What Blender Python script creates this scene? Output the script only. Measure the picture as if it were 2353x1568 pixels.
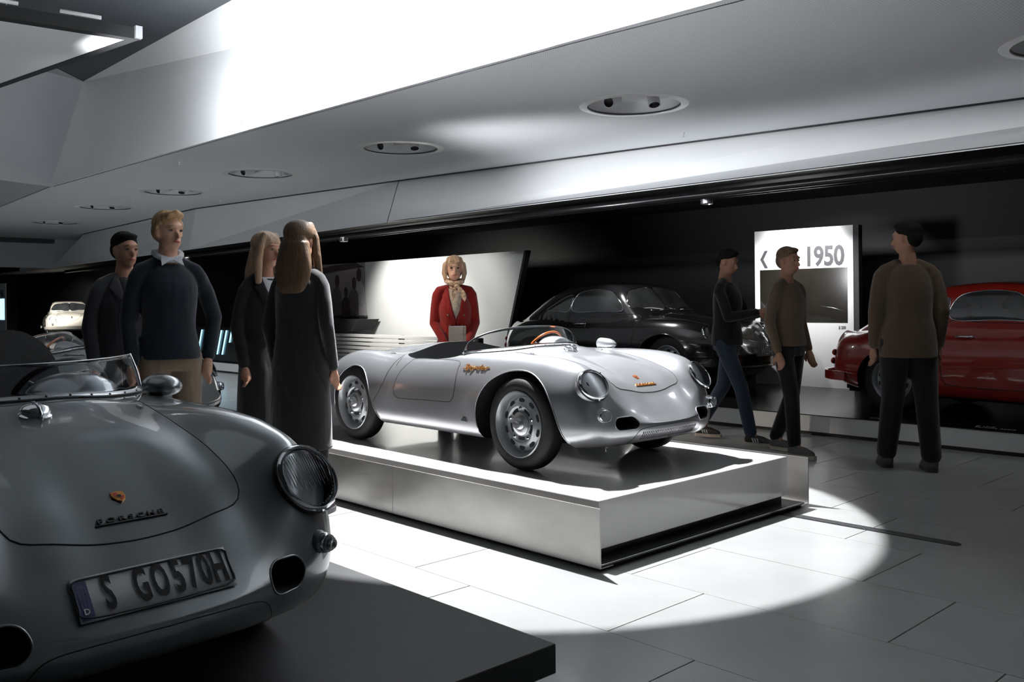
import bpy, bmesh, math, random
import numpy as np
from mathutils import Vector, Matrix
from mathutils.bvhtree import BVHTree
random.seed(7)
for o in list(bpy.data.objects): bpy.data.objects.remove(o)
S=bpy.context.scene; C=S.collection; PI=math.pi
# ---------------------------------------------------------------- camera, exposure, world, main lights
cam=bpy.data.cameras.new('camera'); co=bpy.data.objects.new('camera',cam); C.objects.link(co); S.camera=co
cam.sensor_width=36; cam.lens=2105/2353*36; cam.shift_y=-89.4/2353; cam.clip_end=200; cam.clip_start=.05
fw=Vector((.68830676,.72541974,0)); rt=Vector((.72541974,-.68830676,0)); up=Vector((0,0,1))
R=Matrix((rt,up,-fw)).transposed().to_4x4() @ Matrix.Rotation(-.0102,4,'Z')
co.matrix_world=Matrix.Translation((0,0,1.28))@R
vs=S.view_settings; vs.view_transform='Standard'; vs.look='None'; vs.gamma=1; vs.exposure=0; vs.use_curve_mapping=False
w=bpy.data.worlds.new('world'); S.world=w; w.use_nodes=True
w.node_tree.nodes['Background'].inputs[0].default_value=(.55,.62,.7,1); w.node_tree.nodes['Background'].inputs[1].default_value=.02
def light(kind,name,loc,aim,energy,color=(1,1,1),**k):
    l=bpy.data.lights.new(name,kind); l.energy=energy; l.color=color
    for a,b in k.items(): setattr(l,a,b)
    o=bpy.data.objects.new(name,l); C.objects.link(o); o.location=loc
    o.rotation_euler=(Vector(aim)-Vector(loc)).to_track_quat('-Z','Y').to_euler(); return o
light('SPOT','spotlight_over_plinth',(4.30,5.05,4.25),(3.98,4.25,0),3700,(.97,.98,1),spot_size=math.radians(50.5),spot_blend=.02,shadow_soft_size=.04)
wl=light('AREA','wall_fill',(2.9,4.6,3.2),(4.75,4.6,4.35),340,(.94,.97,1),shape='RECTANGLE',size=8.5,size_y=.25); wl.data.spread=math.radians(110)  # added area light without a fitting, brightens the inclined wall
light('SPOT','wall_fill_far',(3.7,8.3,3.15),(4.72,11.6,3.9),110,(.9,.95,1),spot_size=math.radians(110),spot_blend=1,shadow_soft_size=.3)  # added spot, lifts the far end of the inclined wall
light('SPOT','screen_wash',(8.6,13.4,2.2),(10.2,13.3,1.2),260,(1,.97,.9),spot_size=math.radians(95),spot_blend=.6,shadow_soft_size=.1)
light('SPOT','screen_fill',(8.5,11.6,2.2),(10.2,11.9,1.2),90,(1,.97,.9),spot_size=math.radians(95),spot_blend=.8,shadow_soft_size=.1)  # extra spot added to even out the falloff across the picture wall
light('SPOT','portrait_fill',(3.3,7.5,2.9),(5.4,6.46,1.42),260,(1,.88,.76),spot_size=math.radians(24),spot_blend=.5,shadow_soft_size=.05)  # added spot with no fixture, brightens the woman's face
light('SPOT','fascia_bounce_fill',(4.9,7.6,1.7),(8.2,6.8,2.85),420,(.95,.97,1),spot_size=math.radians(70),spot_blend=1,shadow_soft_size=.3)  # unseen spot added in place of light bouncing up from the plinth
light('SPOT','red_car_spot',(8.4,1.6,2.3),(9.4,1.4,.9),24,(1,.95,.9),spot_size=math.radians(100),spot_blend=.6,shadow_soft_size=.06)
light('SPOT','black_car_spot',(8.6,7.4,2.3),(9.3,6.8,.9),70,(1,.97,.93),spot_size=math.radians(100),spot_blend=.6,shadow_soft_size=.06)
light('SPOT','sign_spot',(9.6,5.7,2.35),(10.5,5.8,1.7),150,(1,1,1),spot_size=math.radians(80),spot_blend=.6,shadow_soft_size=.06)
light('SPOT','void_fill',(-2.4,4.6,.4),(2.0,12.6,4.0),900,(.93,.97,1),spot_size=math.radians(85),spot_blend=1,shadow_soft_size=.3)  # added unseen spot aimed up, lifts hanging panel and left end wall
for i,(x,y,e) in enumerate(((6.25,11.65,240),(6.19,14.40,260),(6.19,17.38,260),(6.0,21.0,260),(6.96,2.187,30))):
    light('SPOT','recess_spot',(x,y,3.06),(x-.3,y,0),e,(.92,.96,1),spot_size=math.radians(115),spot_blend=1,shadow_soft_size=.1)
light('SPOT','far_car_spot',(9.5,33,2.2),(11,34.8,.6),500,(1,.97,.93),spot_size=math.radians(80),spot_blend=.6,shadow_soft_size=.06)
light('AREA','gallery_fill',(.6,4.8,3.5),(.8,3.8,0),5,(.85,.93,1),shape='RECTANGLE',size=2.4,size_y=2.4)  # added soft light over the grey car, imitates the ceiling's reflection
# ---------------------------------------------------------------- materials
def mat(name,col,rough=.5,metal=0,**k):
    m=bpy.data.materials.new(name); m.use_nodes=True; b=m.node_tree.nodes['Principled BSDF']
    b.inputs['Base Color'].default_value=(*col,1); b.inputs['Roughness'].default_value=rough; b.inputs['Metallic'].default_value=metal
    for a,v in k.items():
        b.inputs[{'coat':'Coat Weight','coatr':'Coat Roughness','trans':'Transmission Weight','ior':'IOR','spec':'Specular IOR Level','em':'Emission Color','ems':'Emission Strength','sheen':'Sheen Weight','alpha':'Alpha','aniso':'Anisotropic'}[a]].default_value=(*v,1) if a=='em' else v
    return m
def noisy(m,scale=20,amt=.15,bump=0,bscale=None,rough=0,stretch=(1,1,1),detail=6):
    nt=m.node_tree; b=nt.nodes['Principled BSDF']; c=b.inputs['Base Color'].default_value[:]
    tc=nt.nodes.new('ShaderNodeTexCoord'); mp=nt.nodes.new('ShaderNodeMapping'); mp.inputs['Scale'].default_value=stretch
    nt.links.new(tc.outputs['Object'],mp.inputs[0])
    n=nt.nodes.new('ShaderNodeTexNoise'); n.inputs['Scale'].default_value=scale; n.inputs['Detail'].default_value=detail; nt.links.new(mp.outputs[0],n.inputs['Vector'])
    r=nt.nodes.new('ShaderNodeValToRGB'); e=r.color_ramp.elements; e[0].position=.3; e[1].position=.7
    e[0].color=tuple(x*(1-amt) for x in c[:3])+(1,); e[1].color=tuple(min(1,x*(1+amt)) for x in c[:3])+(1,)
    nt.links.new(n.outputs['Fac'],r.inputs[0]); nt.links.new(r.outputs[0],b.inputs['Base Color'])
    if rough:
        mr=nt.nodes.new('ShaderNodeMapRange'); r0=b.inputs['Roughness'].default_value
        mr.inputs['To Min'].default_value=max(0,r0-rough); mr.inputs['To Max'].default_value=r0+rough; nt.links.new(n.outputs['Fac'],mr.inputs[0]); nt.links.new(mr.outputs[0],b.inputs['Roughness'])
    if bump:
        n2=nt.nodes.new('ShaderNodeTexNoise'); n2.inputs['Scale'].default_value=bscale or scale*4; n2.inputs['Detail'].default_value=4; nt.links.new(mp.outputs[0],n2.inputs['Vector'])
        bp=nt.nodes.new('ShaderNodeBump'); bp.inputs['Strength'].default_value=bump; bp.inputs['Distance'].default_value=.01; nt.links.new(n2.outputs['Fac'],bp.inputs['Height']); nt.links.new(bp.outputs[0],b.inputs['Normal'])
    return m
M={}
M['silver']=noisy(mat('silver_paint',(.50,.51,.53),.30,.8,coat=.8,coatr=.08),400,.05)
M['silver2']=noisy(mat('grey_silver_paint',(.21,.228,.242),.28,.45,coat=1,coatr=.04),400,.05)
M['red']=noisy(mat('red_paint',(.32,.018,.010),.28,0,coat=1,coatr=.03),40,.06)
M['black']=noisy(mat('black_paint',(.012,.012,.014),.2,0,coat=1,coatr=.02),40,.06)
M['beige']=noisy(mat('beige_paint',(.62,.58,.50),.3,0,coat=1,coatr=.03),40,.05)
M['dark']=noisy(mat('dark_cavity',(.008,.008,.009),.8),30,.2)
M['grey_trim']=noisy(mat('grey_interior_trim',(.040,.042,.044),.7),60,.1)
M['rubber']=noisy(mat('tyre_rubber',(.011,.011,.012),.6),90,.2,.2,300)
M['chrome']=mat('chrome',(.8,.8,.82),.08,1)
M['satin']=noisy(mat('satin_aluminium',(.62,.63,.65),.28,.9),120,.06)
M['rim']=noisy(mat('wheel_silver',(.42,.44,.46),.35,.6,coat=.4,coatr=.1),120,.05)
M['glass']=mat('clear_glass',(.95,.98,1),.01,0,trans=1,ior=1.1)
M['lens']=mat('lamp_lens',(.75,.78,.8),.05,0,trans=.85,ior=1.3)
M['win']=noisy(mat('tinted_window',(.035,.038,.04),.05,0,spec=.8,coat=1,coatr=.02),3,.5)
M['gold']=noisy(mat('gold_badge',(.55,.25,.06),.35,.9),60,.1)
M['wood']=noisy(mat('varnished_wood',(.42,.09,.02),.2,0,coat=1,coatr=.05),30,.3,stretch=(1,1,6))
M['leather']=noisy(mat('black_leather',(.02,.02,.022),.5),60,.2,.15,200)
M['seat_red']=noisy(mat('red_strap_webbing',(.42,.02,.02),.6),120,.15)
M['white']=noisy(mat('white_lacquer',(.82,.82,.81),.35,0,coat=.3,coatr=.1),4,.02)
M['plinthtop']=noisy(mat('plinth_top_gloss',(.50,.49,.48),.14,0,coat=.5,coatr=.03),3,.02)
M['steel']=noisy(mat('brushed_steel',(.50,.485,.465),.36,.85),2.6,.24,.03,60,rough=.08,stretch=(1,.6,1.3))  # broad colour mottling imitates uneven reflections on the steel
M['blackgloss']=noisy(mat('black_gloss_panel',(.010,.010,.011),.22,0),5,.2)
M['blackmat']=noisy(mat('black_matt_panel',(.007,.007,.008),.6),6,.2)
M['wallwhite']=noisy(mat('white_plaster',(.74,.75,.76),.7),1.2,.03,.05,80)
M['wallgrey']=noisy(mat('grey_plaster',(.42,.44,.46),.75),1.2,.04,.05,80)
M['ceildark']=noisy(mat('dark_ceiling_board',(.08,.09,.10),.8),1.5,.1)
M['print']=mat('dark_print',(.05,.05,.055),.5)
M['ink']=noisy(mat('white_ink',(.7,.7,.7),.5),50,.05)
M['screen']=noisy(mat('display_screen',(.02,.017,.013),.12,0,coat=1,coatr=.03),2,.3)
M['tube']=mat('blue_light_tube',(.3,.6,.8),.3,0,em=(.35,.75,1.0),ems=2.2)
M['lamp_on']=mat('small_bright_lamp',(1,1,1),.3,0,em=(1,.97,.9),ems=12)
M['signface']=mat('backlit_sign_face',(.8,.8,.8),.4,0,em=(1,1,1.0),ems=.0)
M['platewhite']=noisy(mat('plate_white',(.50,.51,.52),.35),80,.03)
M['plateblue']=noisy(mat('plate_blue',(.01,.02,.09),.4),80,.05)
M['yellow']=noisy(mat('yellow_sticker',(.62,.36,.02),.6),40,.15)
# floor stone, perforated ceiling
def stone():
    m=mat('floor_tile_stone',(.34,.345,.34),.22,0,spec=.45); return noisy(m,2.5,.05,.02,40,rough=.05)
M['tile']=stone(); M['joint']=noisy(mat('tile_joint',(.02,.018,.017),.9),30,.2)
def perf():
    m=mat('perforated_ceiling',(.40,.415,.43),.8); nt=m.node_tree; b=nt.nodes['Principled BSDF']
    tc=nt.nodes.new('ShaderNodeTexCoord'); v=nt.nodes.new('ShaderNodeTexVoronoi'); v.inputs['Scale'].default_value=48; v.inputs['Randomness'].default_value=0
    nt.links.new(tc.outputs['Object'],v.inputs['Vector'])
    mr=nt.nodes.new('ShaderNodeMapRange'); mr.inputs['From Min'].default_value=.22; mr.inputs['From Max'].default_value=.32; nt.links.new(v.outputs['Distance'],mr.inputs[0])
    mx=nt.nodes.new('ShaderNodeMix'); mx.data_type='RGBA'; mx.inputs[6].default_value=(.40,.41,.42,1); mx.inputs[7].default_value=(.78,.80,.82,1); nt.links.new(mr.outputs[0],mx.inputs[0])
    nt.links.new(mx.outputs[2],b.inputs['Base Color']); return m
M['perf']=perf()
# ---------------------------------------------------------------- mesh helpers
def link(name,me,mats=(),parent=None,smooth=False,loc=None,rot=None):
    o=bpy.data.objects.new(name,me); C.objects.link(o)
    for m in (mats if isinstance(mats,(list,tuple)) else [mats]): me.materials.append(m)
    if smooth: me.polygons.foreach_set('use_smooth',[True]*len(me.polygons))
    if parent is not None: o.parent=parent
    if loc is not None: o.location=loc
    if rot is not None: o.rotation_euler=rot
    return o
def pyd(name,v,f,mats,parent=None,smooth=False,**k):
    me=bpy.data.meshes.new(name); me.from_pydata([tuple(x) for x in v],[],[tuple(x) for x in f]); me.update(); return link(name,me,mats,parent,smooth,**k)
def tag(o,label,cat,group=None,kind=None):
    o['label']=label; o['category']=cat
    if group: o['group']=group
    if kind: o['kind']=kind
    return o
def empty(name,loc=(0,0,0),rz=0,label=None,cat=None,group=None):
    o=bpy.data.objects.new(name,None); C.objects.link(o); o.location=loc; o.rotation_euler=(0,0,rz); o.empty_display_size=.1
    if label: tag(o,label,cat,group)
    return o
def sharp(me,ang=35):
    bm=bmesh.new(); bm.from_mesh(me)
    for e in bm.edges:
        if len(e.link_faces)==2 and e.calc_face_angle(0)>math.radians(ang): e.smooth=False
    for f in bm.faces: f.smooth=True
    bm.to_mesh(me); bm.free()
def box(name,lo,hi,m,parent=None,bev=.0,**k):
    bm=bmesh.new(); bmesh.ops.create_cube(bm,size=1)
    for v in bm.verts: v.co=Vector([(lo[i]+hi[i])/2+v.co[i]*(hi[i]-lo[i]) for i in range(3)])
    if bev: bmesh.ops.bevel(bm,geom=bm.edges[:],offset=bev,segments=2,affect='EDGES')
    me=bpy.data.meshes.new(name); bm.to_mesh(me); bm.free(); return link(name,me,m,parent,**k)
def prism(name,poly,z0,z1,m,parent=None,ax=2,bev=0,**k):
    # polygon in the two other axes, extruded along ax
    n=len(poly); v=[]
    for z in (z0,z1):
        for p in poly:
            q=[0,0,0]; a=[i for i in range(3) if i!=ax]; q[a[0]],q[a[1]]=p; q[ax]=z; v.append(q)
    f=[list(range(n))[::-1],list(range(n,2*n))]+[[i,(i+1)%n,(i+1)%n+n,i+n] for i in range(n)]
    o=pyd(name,v,f,m,parent,**k); bm=bmesh.new(); bm.from_mesh(o.data); bmesh.ops.recalc_face_normals(bm,faces=bm.faces)
    if bev: bmesh.ops.bevel(bm,geom=bm.edges[:],offset=bev,segments=2,affect='EDGES')
    bm.to_mesh(o.data); bm.free(); return o
def tube(name,pts,r,m,parent=None,seg=8,closed=False,cap=True,**k):
    P=[Vector(p) for p in pts]; n=len(P); rr=r if isinstance(r,(list,tuple)) else [r]*n; v=[];f=[]
    prev=None
    for i,p in enumerate(P):
        a=P[(i-1)%n] if (closed or i>0) else P[i]; b=P[(i+1)%n] if (closed or i<n-1) else P[i]
        t=(b-a).normalized()
        if prev is None:
            x=t.orthogonal().normalized()
        else:
            x=(prev-t*prev.dot(t)); x=x.normalized() if x.length>1e-6 else t.orthogonal().normalized()
        prev=x; y=t.cross(x)
        for j in range(seg):
            c,s=math.cos(2*PI*j/seg),math.sin(2*PI*j/seg); v.append(p+(x*c+y*s)*rr[i])
    rng=n if closed else n-1
    for i in range(rng):
        for j in range(seg):
            a=i*seg+j; b=i*seg+(j+1)%seg; i2=(i+1)%n; f.append([a,b,i2*seg+(j+1)%seg,i2*seg+j])
    if cap and not closed: f+= [list(range(seg))[::-1],list(range((n-1)*seg,n*seg))]
    return pyd(name,v,f,m,parent,True,**k)
def lathe(name,prof,m,parent=None,seg=40,ax='y',smooth=True,ang=35,**k):
    # prof: (r,h); axis y or z or x
    v=[];f=[];n=len(prof)
    for j in range(seg):
        c,s=math.cos(2*PI*j/seg),math.sin(2*PI*j/seg)
        for r,h in prof:
            v.append({'y':(r*c,h,r*s),'z':(r*c,r*s,h),'x':(h,r*c,r*s)}[ax])
    for j in range(seg):
        for i in range(n-1):
            a=j*n+i; b=((j+1)%seg)*n+i; f.append([a,b,b+1,a+1])
    o=pyd(name,v,f,m,parent,**k); bm=bmesh.new(); bm.from_mesh(o.data); bmesh.ops.remove_doubles(bm,verts=bm.verts,dist=1e-6); bmesh.ops.recalc_face_normals(bm,faces=bm.faces); bm.to_mesh(o.data); bm.free()
    if smooth: sharp(o.data,ang)
    return o
def textmesh(name,s,size,m,parent=None,depth=.002,off=0,spacing=1,xs=1,align='CENTER',shear=0):
    cu=bpy.data.curves.new(name,'FONT'); cu.body=s; cu.size=size; cu.extrude=depth; cu.offset=off; cu.space_character=spacing; cu.align_x=align; cu.align_y='CENTER'; cu.shear=shear; cu.resolution_u=3
    o=bpy.data.objects.new(name,cu); C.objects.link(o); dg=bpy.context.evaluated_depsgraph_get(); me=bpy.data.meshes.new_from_object(o.evaluated_get(dg)); bpy.data.objects.remove(o)
    me.name=name
    for v in me.vertices: v.co.x*=xs
    me.materials.clear(); return link(name,me,m,parent)
def frame(o,loc,xdir,nrm):
    x=Vector(xdir).normalized(); n=Vector(nrm).normalized(); y=n.cross(x).normalized(); x=y.cross(n)
    o.matrix_local=Matrix.Translation(loc)@Matrix((x,y,n)).transposed().to_4x4(); return o
def catmull(P,n,closed=False):
    P=np.array(P,float); m=len(P); out=[]
    segs=m if closed else m-1
    for i in range(segs):
        p0=P[(i-1)%m] if (closed or i>0) else 2*P[0]-P[1]; p1=P[i]; p2=P[(i+1)%m]; p3=P[(i+2)%m] if (closed or i<m-2) else 2*P[-1]-P[-2]
        for t in np.linspace(0,1,24,endpoint=False):
            out.append(.5*((2*p1)+(-p0+p2)*t+(2*p0-5*p1+4*p2-p3)*t*t+(-p0+3*p1-3*p2+p3)*t**3))
    out.append(P[0] if closed else P[-1]); out=np.array(out)
    d=np.r_[0,np.cumsum(np.linalg.norm(np.diff(out,axis=0),axis=1))]; q=np.linspace(0,d[-1],n+(1 if closed else 0))
    r=np.stack([np.interp(q,d,out[:,k]) for k in range(P.shape[1])],1); return r[:-1] if closed else r
def spl(knots):
    K=sorted(knots); x=np.array([k[0] for k in K]); y=np.array([k[1] for k in K]); h=np.diff(x); dl=np.diff(y)/h
    m=np.zeros(len(x)); m[0]=dl[0]; m[-1]=dl[-1]
    for i in range(1,len(x)-1):
        if dl[i-1]*dl[i]>0: w1=2*h[i]+h[i-1]; w2=h[i]+2*h[i-1]; m[i]=(w1+w2)/(w1/dl[i-1]+w2/dl[i])
    def f(q):
        q=np.clip(np.asarray(q,float),x[0],x[-1]); i=np.clip(np.searchsorted(x,q)-1,0,len(x)-2); t=(q-x[i])/h[i]
        return (2*t**3-3*t**2+1)*y[i]+(t**3-2*t**2+t)*h[i]*m[i]+(-2*t**3+3*t**2)*y[i+1]+(t**3-t**2)*h[i]*m[i+1]
    return f
def sst(a,b,x): t=np.clip((x-a)/(b-a),0,1); return t*t*(3-2*t)
# radially lofted car shell: plan outline -> spine
def shell(outline,spine,H,zm,zb,Rf,inset,n=150,rows=34):
    half=catmull(outline,n); half[0,1]=0; half[-1,1]=0
    xn,xt=half[0,0],half[-1,0]
    full=np.vstack([half,np.c_[half[-2:0:-1,0],-half[-2:0:-1,1]]]); N=len(full)
    sx=spine[1]+(full[:,0]-xt)/(xn-xt)*(spine[0]-spine[1]); sp=np.c_[sx,np.zeros(N)]
    L=np.linalg.norm(sp-full,axis=1); dirs=(sp-full)/L[:,None]
    ZM=zm(full[:,0]); ZB=zb(full[:,0]); RR=Rf(full[:,0]); IN=inset(full[:,0])
    V=[]
    for t in (1,.7,.4,.15,.04): # underside
        p=full+dirs*(IN+(L-IN)*t)[:,None]; V.append(np.c_[p,ZB-.006+.0*p[:,0]] if t>.05 else np.c_[p,ZB-.004])
    for v in (1,.97,.9,.8,.68,.54,.4,.25,.12):
        ii=IN*(1-(1-v**2.4)**(1/2.4)); p=full+dirs*ii[:,None]; V.append(np.c_[p,ZM-(ZM-ZB)*v])
    for k in range(rows):
        g=(k/(rows-1))**1.7; p=full+dirs*(L*g)[:,None]; d=L*g; q=np.clip(d/RR,0,1)
        E=np.sqrt(np.clip(1-(1-q)**2,0,1)); h=H(p[:,0],np.abs(p[:,1])); V.append(np.c_[p,ZM+(h-ZM)*E])
    V=np.array(V); K=len(V); vv=V.reshape(-1,3); f=[]
    for k in range(K-1):
        for i in range(N): f.append((k*N+i,k*N+(i+1)%N,(k+1)*N+(i+1)%N,(k+1)*N+i))
    me=bpy.data.meshes.new('shell'); me.from_pydata(vv.tolist(),[],f); bm=bmesh.new(); bm.from_mesh(me)
    bmesh.ops.remove_doubles(bm,verts=bm.verts,dist=2e-4)
    bmesh.ops.dissolve_degenerate(bm,edges=bm.edges,dist=1e-5)
    for e in [e for e in bm.edges if e.is_boundary]: pass
    bmesh.ops.holes_fill(bm,edges=[e for e in bm.edges if e.is_boundary],sides=0)
    bmesh.ops.recalc_face_normals(bm,faces=bm.faces); bm.to_mesh(me); bvh=BVHTree.FromBMesh(bm); bm.free()
    return me,bvh
def cut(me,cutters,mats):
    """boolean difference; cutters: list of (verts,faces,material index)"""
    o=bpy.data.objects.new('tmp',me); C.objects.link(o)
    for m in mats: me.materials.append(m)
    for cv,cf,mi in cutters:
        cm=bpy.data.meshes.new('c'); cm.from_pydata([tuple(x) for x in cv],[],cf); bm=bmesh.new(); bm.from_mesh(cm); bmesh.ops.recalc_face_normals(bm,faces=bm.faces)
        for f in bm.faces: f.material_index=mi
        bm.to_mesh(cm); bm.free()
        for m in mats: cm.materials.append(m)
        c=bpy.data.objects.new('tmpc',cm); C.objects.link(c)
        md=o.modifiers.new('b','BOOLEAN'); md.operation='DIFFERENCE'; md.object=c; md.solver='EXACT'; md.material_mode='INDEX'
        dg=bpy.context.evaluated_depsgraph_get(); nm=bpy.data.meshes.new_from_object(o.evaluated_get(dg)); o.modifiers.clear(); o.data=nm; bpy.data.objects.remove(c)
    r=o.data; bpy.data.objects.remove(o); sharp(r,38); return r
def prismvf(poly,a,b,ax):
    n=len(poly); v=[]
    for z in (a,b):
        for p in poly:
            q=[0,0,0]; k=[i for i in range(3) if i!=ax]; q[k[0]],q[k[1]]=p; q[ax]=z; v.append(q)
    return v,[list(range(n)),list(range(n,2*n))]+[[i,(i+1)%n,(i+1)%n+n,i+n] for i in range(n)]
def hit(bvh,o,d):
    l,nn,_,_=bvh.ray_cast(Vector(o),Vector(d)); return (l,nn)
def onbody(bvh,poly,ax,side,n,closed=True):
    """project a smooth 2D curve onto the shell along axis ax from side"""
    P=catmull(poly,n,closed) if n else np.array(poly,float); out=[]
    for p in P:
        q=[0,0,0]; k=[i for i in range(3) if i!=ax]; q[k[0]],q[k[1]]=p; q[ax]=3*side; d=[0,0,0]; d[ax]=-side
        l,nn=hit(bvh,q,d)
        if l is not None: out.append((l,nn))
    return out
def patch(name,bvh,poly,ax,side,m,parent,off=.0012,n=96,rings=9,seam=True,thick=.004,smooth_poly=True,seamr=.0021,seam_mat=None):
    P=catmull(poly,n,True) if smooth_poly else np.array(poly,float); n=len(P); c=P.mean(0); v=[];f=[]
    k=[i for i in range(3) if i!=ax]; last=None; edge=[]
    def pr(p,o_):
        q=[0,0,0]; q[k[0]],q[k[1]]=p; q[ax]=3*side; d=[0,0,0]; d[ax]=-side; l,nn=hit(bvh,q,d)
        if l is None: return None
        if nn.dot(Vector(d))>0: nn=-nn
        return l+nn*o_
    cc=pr(c,off); v.append(cc)
    for r in range(1,rings+1):
        for p in P:
            x=pr(c+(p-c)*r/rings,off) or v[-1]; v.append(x)
            if r==rings: edge.append(pr(p,.0003) or x)
    for p in P: v.append(pr(p,-thick) or v[-1])
    for j in range(n): f.append((0,1+j,1+(j+1)%n))
    for r in range(rings):
        for j in range(n): a=1+r*n+j; b=1+r*n+(j+1)%n; f.append((a,a+n,b+n,b))
    o=pyd(name,v,f,m,parent,True); bm=bmesh.new(); bm.from_mesh(o.data); bmesh.ops.recalc_face_normals(bm,faces=bm.faces); bm.to_mesh(o.data); bm.free(); sharp(o.data,45)
    if seam: tube('panel_gap',edge,seamr,seam_mat or M['dark'],o,6,True)
    return o
# ---------------------------------------------------------------- wheels
def wheel(parent,name,x,y,z,rt_,rr,wd,side,style,msh={}):
    """side=+1: outer face towards +y. tyre is the part mesh, rim etc. sub-parts"""
    w_=wd/2
    prof=[(rr*.98,-w_),(rr+.006,-w_),(rr+.02,-w_-.006),(rt_*.9,-w_-.004),(rt_*.965,-w_*.86),(rt_*.99,-w_*.6),(rt_,0),(rt_*.99,w_*.6),(rt_*.965,w_*.86),(rt_*.9,w_+.004),(rr+.02,w_+.006),(rr+.006,w_),(rr*.98,w_)]
    ty=lathe(name,prof,M['rubber'],parent,56,'y',ang=60); ty.location=(x,y,z); ty.rotation_euler=(0,0,0 if side>0 else PI)
    r=rr
    prof=[(r*1.03,w_-.004),(r*1.035,w_+.006),(r*1.0,w_+.009),(r*.975,w_+.002),(r*.93,w_-.010),(r*.915,w_-.028),(r*.90,w_-.048),(r*.84,w_-.050),(r*.80,w_-.036),(r*.66,w_-.026),(r*.60,w_-.020),(r*.575,w_-.014),(r*.55,w_-.020),(r*.5,w_-.024),(r*.30,w_-.024),(r*.3,w_-.05),(.001,w_-.05)]
    lathe('rim',prof,M['rim'],ty,56,'y',ang=50)
    # vent slots
    ns=10
    for i in range(ns):
        a=2*PI*(i+.5)/ns; v=[];rr_=r*.735
        for k in range(12):
            t=2*PI*k/12; cx=math.cos(t)*r*.075; cy=math.sin(t)*r*.125; v.append((rr_+cx,cy))
        pts=[]
        for q,rad in ((0,1),(1,.8)):
            for (u,vv) in v:
                px=u*math.cos(a)-vv*math.sin(a); pz=u*math.sin(a)+vv*math.cos(a); pts.append((px,(w_-.0285) if q==0 else w_-.0285+.0012,pz))
        n=12; f=[[j for j in range(n,2*n)]]+[[j,(j+1)%n,(j+1)%n+n,j+n] for j in range(n)]
        pyd('vent_slot',pts,f,M['dark'],ty)
    if style=='550':
        hp=[(r*.36,w_-.026),(r*.36,w_-.012),(r*.30,w_-.006),(r*.2,w_-.004),(r*.17,w_+.004),(r*.115,w_+.008),(r*.115,w_+.024),(r*.10,w_+.030),(.001,w_+.031)]
        lathe('hub_cap',hp,M['satin'],ty,32,'y',ang=40)
        for i in range(5):
            a=2*PI*i/5+.3; ca,sa=math.cos(a),math.sin(a)
            # kidney recess between the nuts
            pts=[]
            for t in np.linspace(-.32,.32,6): pts.append((r*.52*math.cos(a+.628+t),w_-.0235,r*.52*math.sin(a+.628+t)))
            for t in np.linspace(.32,-.32,6): pts.append((r*.40*math.cos(a+.628+t),w_-.0235,r*.40*math.sin(a+.628+t)))
            pyd('hub_recess',pts,[list(range(12))],M['dark'],ty)
            nut=lathe('lug_nut',[(.011,-.004),(.011,.006),(.007,.010),(.001,.011)],M['chrome'],ty,8,'y',ang=30); nut.location=(r*.5*ca,w_-.022,r*.5*sa)
    else:
        lathe('hub_cap',[(r*.48,w_-.024),(r*.46,w_-.004),(r*.34,w_+.010),(r*.12,w_+.018),(.001,w_+.019)],M['chrome'],ty,32,'y',ang=60)
    return ty
def disc_lamp(name,parent,loc,nrm,r,glass=True,bulge=.25,ring='chrome',m_in=None,upv=(0,0,1)):
    """round lamp; returns ring object in car space"""
    e=lathe(name,[(r*.93,-.004),(r*1.02,-.006),(r*1.075,.002),(r*1.06,.014),(r*.99,.020),(r*.93,.016),(r*.92,.006)],M[ring],parent,48,'z',ang=70)
    n=Vector(nrm).normalized(); x=Vector(upv).cross(n).normalized(); frame(e,loc,x,n)
    lathe('lamp_bucket',[(r*1.0,.004),(r*1.02,-.05),(r*.97,-.09)],parent.get('paintmat') and M[parent['paintmat']] or M['silver'],e,40,'z')
    lathe('lamp_gasket',[(r*1.075,-.006),(r*1.10,-.008),(r*1.10,.0),(r*1.07,.002)],M['rubber'],e,48,'z')
    lathe('reflector_bowl',[(r*.92,.004),(r*.86,-.02),(r*.6,-.05),(.001,-.062)],M['dark'],e,40,'z')
    return e
# ---------------------------------------------------------------- silver open racer
OUT=[(.640,0),(.634,.15),(.616,.28),(.582,.40),(.530,.505),(.44,.583),(.30,.622),(.15,.638),(0,.642),(-.4,.640),(-.9,.636),(-1.3,.638),(-1.6,.642),(-1.85,.635),(-2.05,.60),(-2.2,.54),(-2.32,.44),(-2.40,.28),(-2.43,.12),(-2.435,0)]
zc=spl([(-2.44,.40),(-2.3,.50),(-2.1,.575),(-1.9,.62),(-1.6,.665),(-1.3,.690),(-1.1,.692),(-.61,.686),(-.3,.686),(-.15,.660),(.05,.625),(.2,.586),(.369,.520),(.441,.480),(.487,.444),(.54,.385),(.60,.325),(.645,.29)])
zf=spl([(-2.44,.42),(-2.206,.534),(-2.0,.60),(-1.738,.639),(-1.6,.636),(-1.476,.622),(-1.35,.618),(-1.2,.630),(-.61,.650),(-.223,.656),(-.016,.659),(.167,.652),(.284,.636),(.38,.610),(.43,.578),(.48,.52),(.53,.44),(.58,.36),(.645,.30)])
yf=spl([(-2.44,.42),(-2.2,.47),(-1.738,.50),(-1.3,.50),(-.6,.50),(0,.475),(.3,.47),(.46,.465),(.645,.44)])
vl=spl([(-2.44,0),(-1.5,.0),(-.5,0),(-.2,.008),(.1,.022),(.35,.03),(.48,.025),(.56,.008),(.65,0)])
rv=spl([(-2.44,.0),(-2.2,.01),(-1.8,.035),(-1.5,.02),(-1.3,0),(.65,0)])
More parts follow.
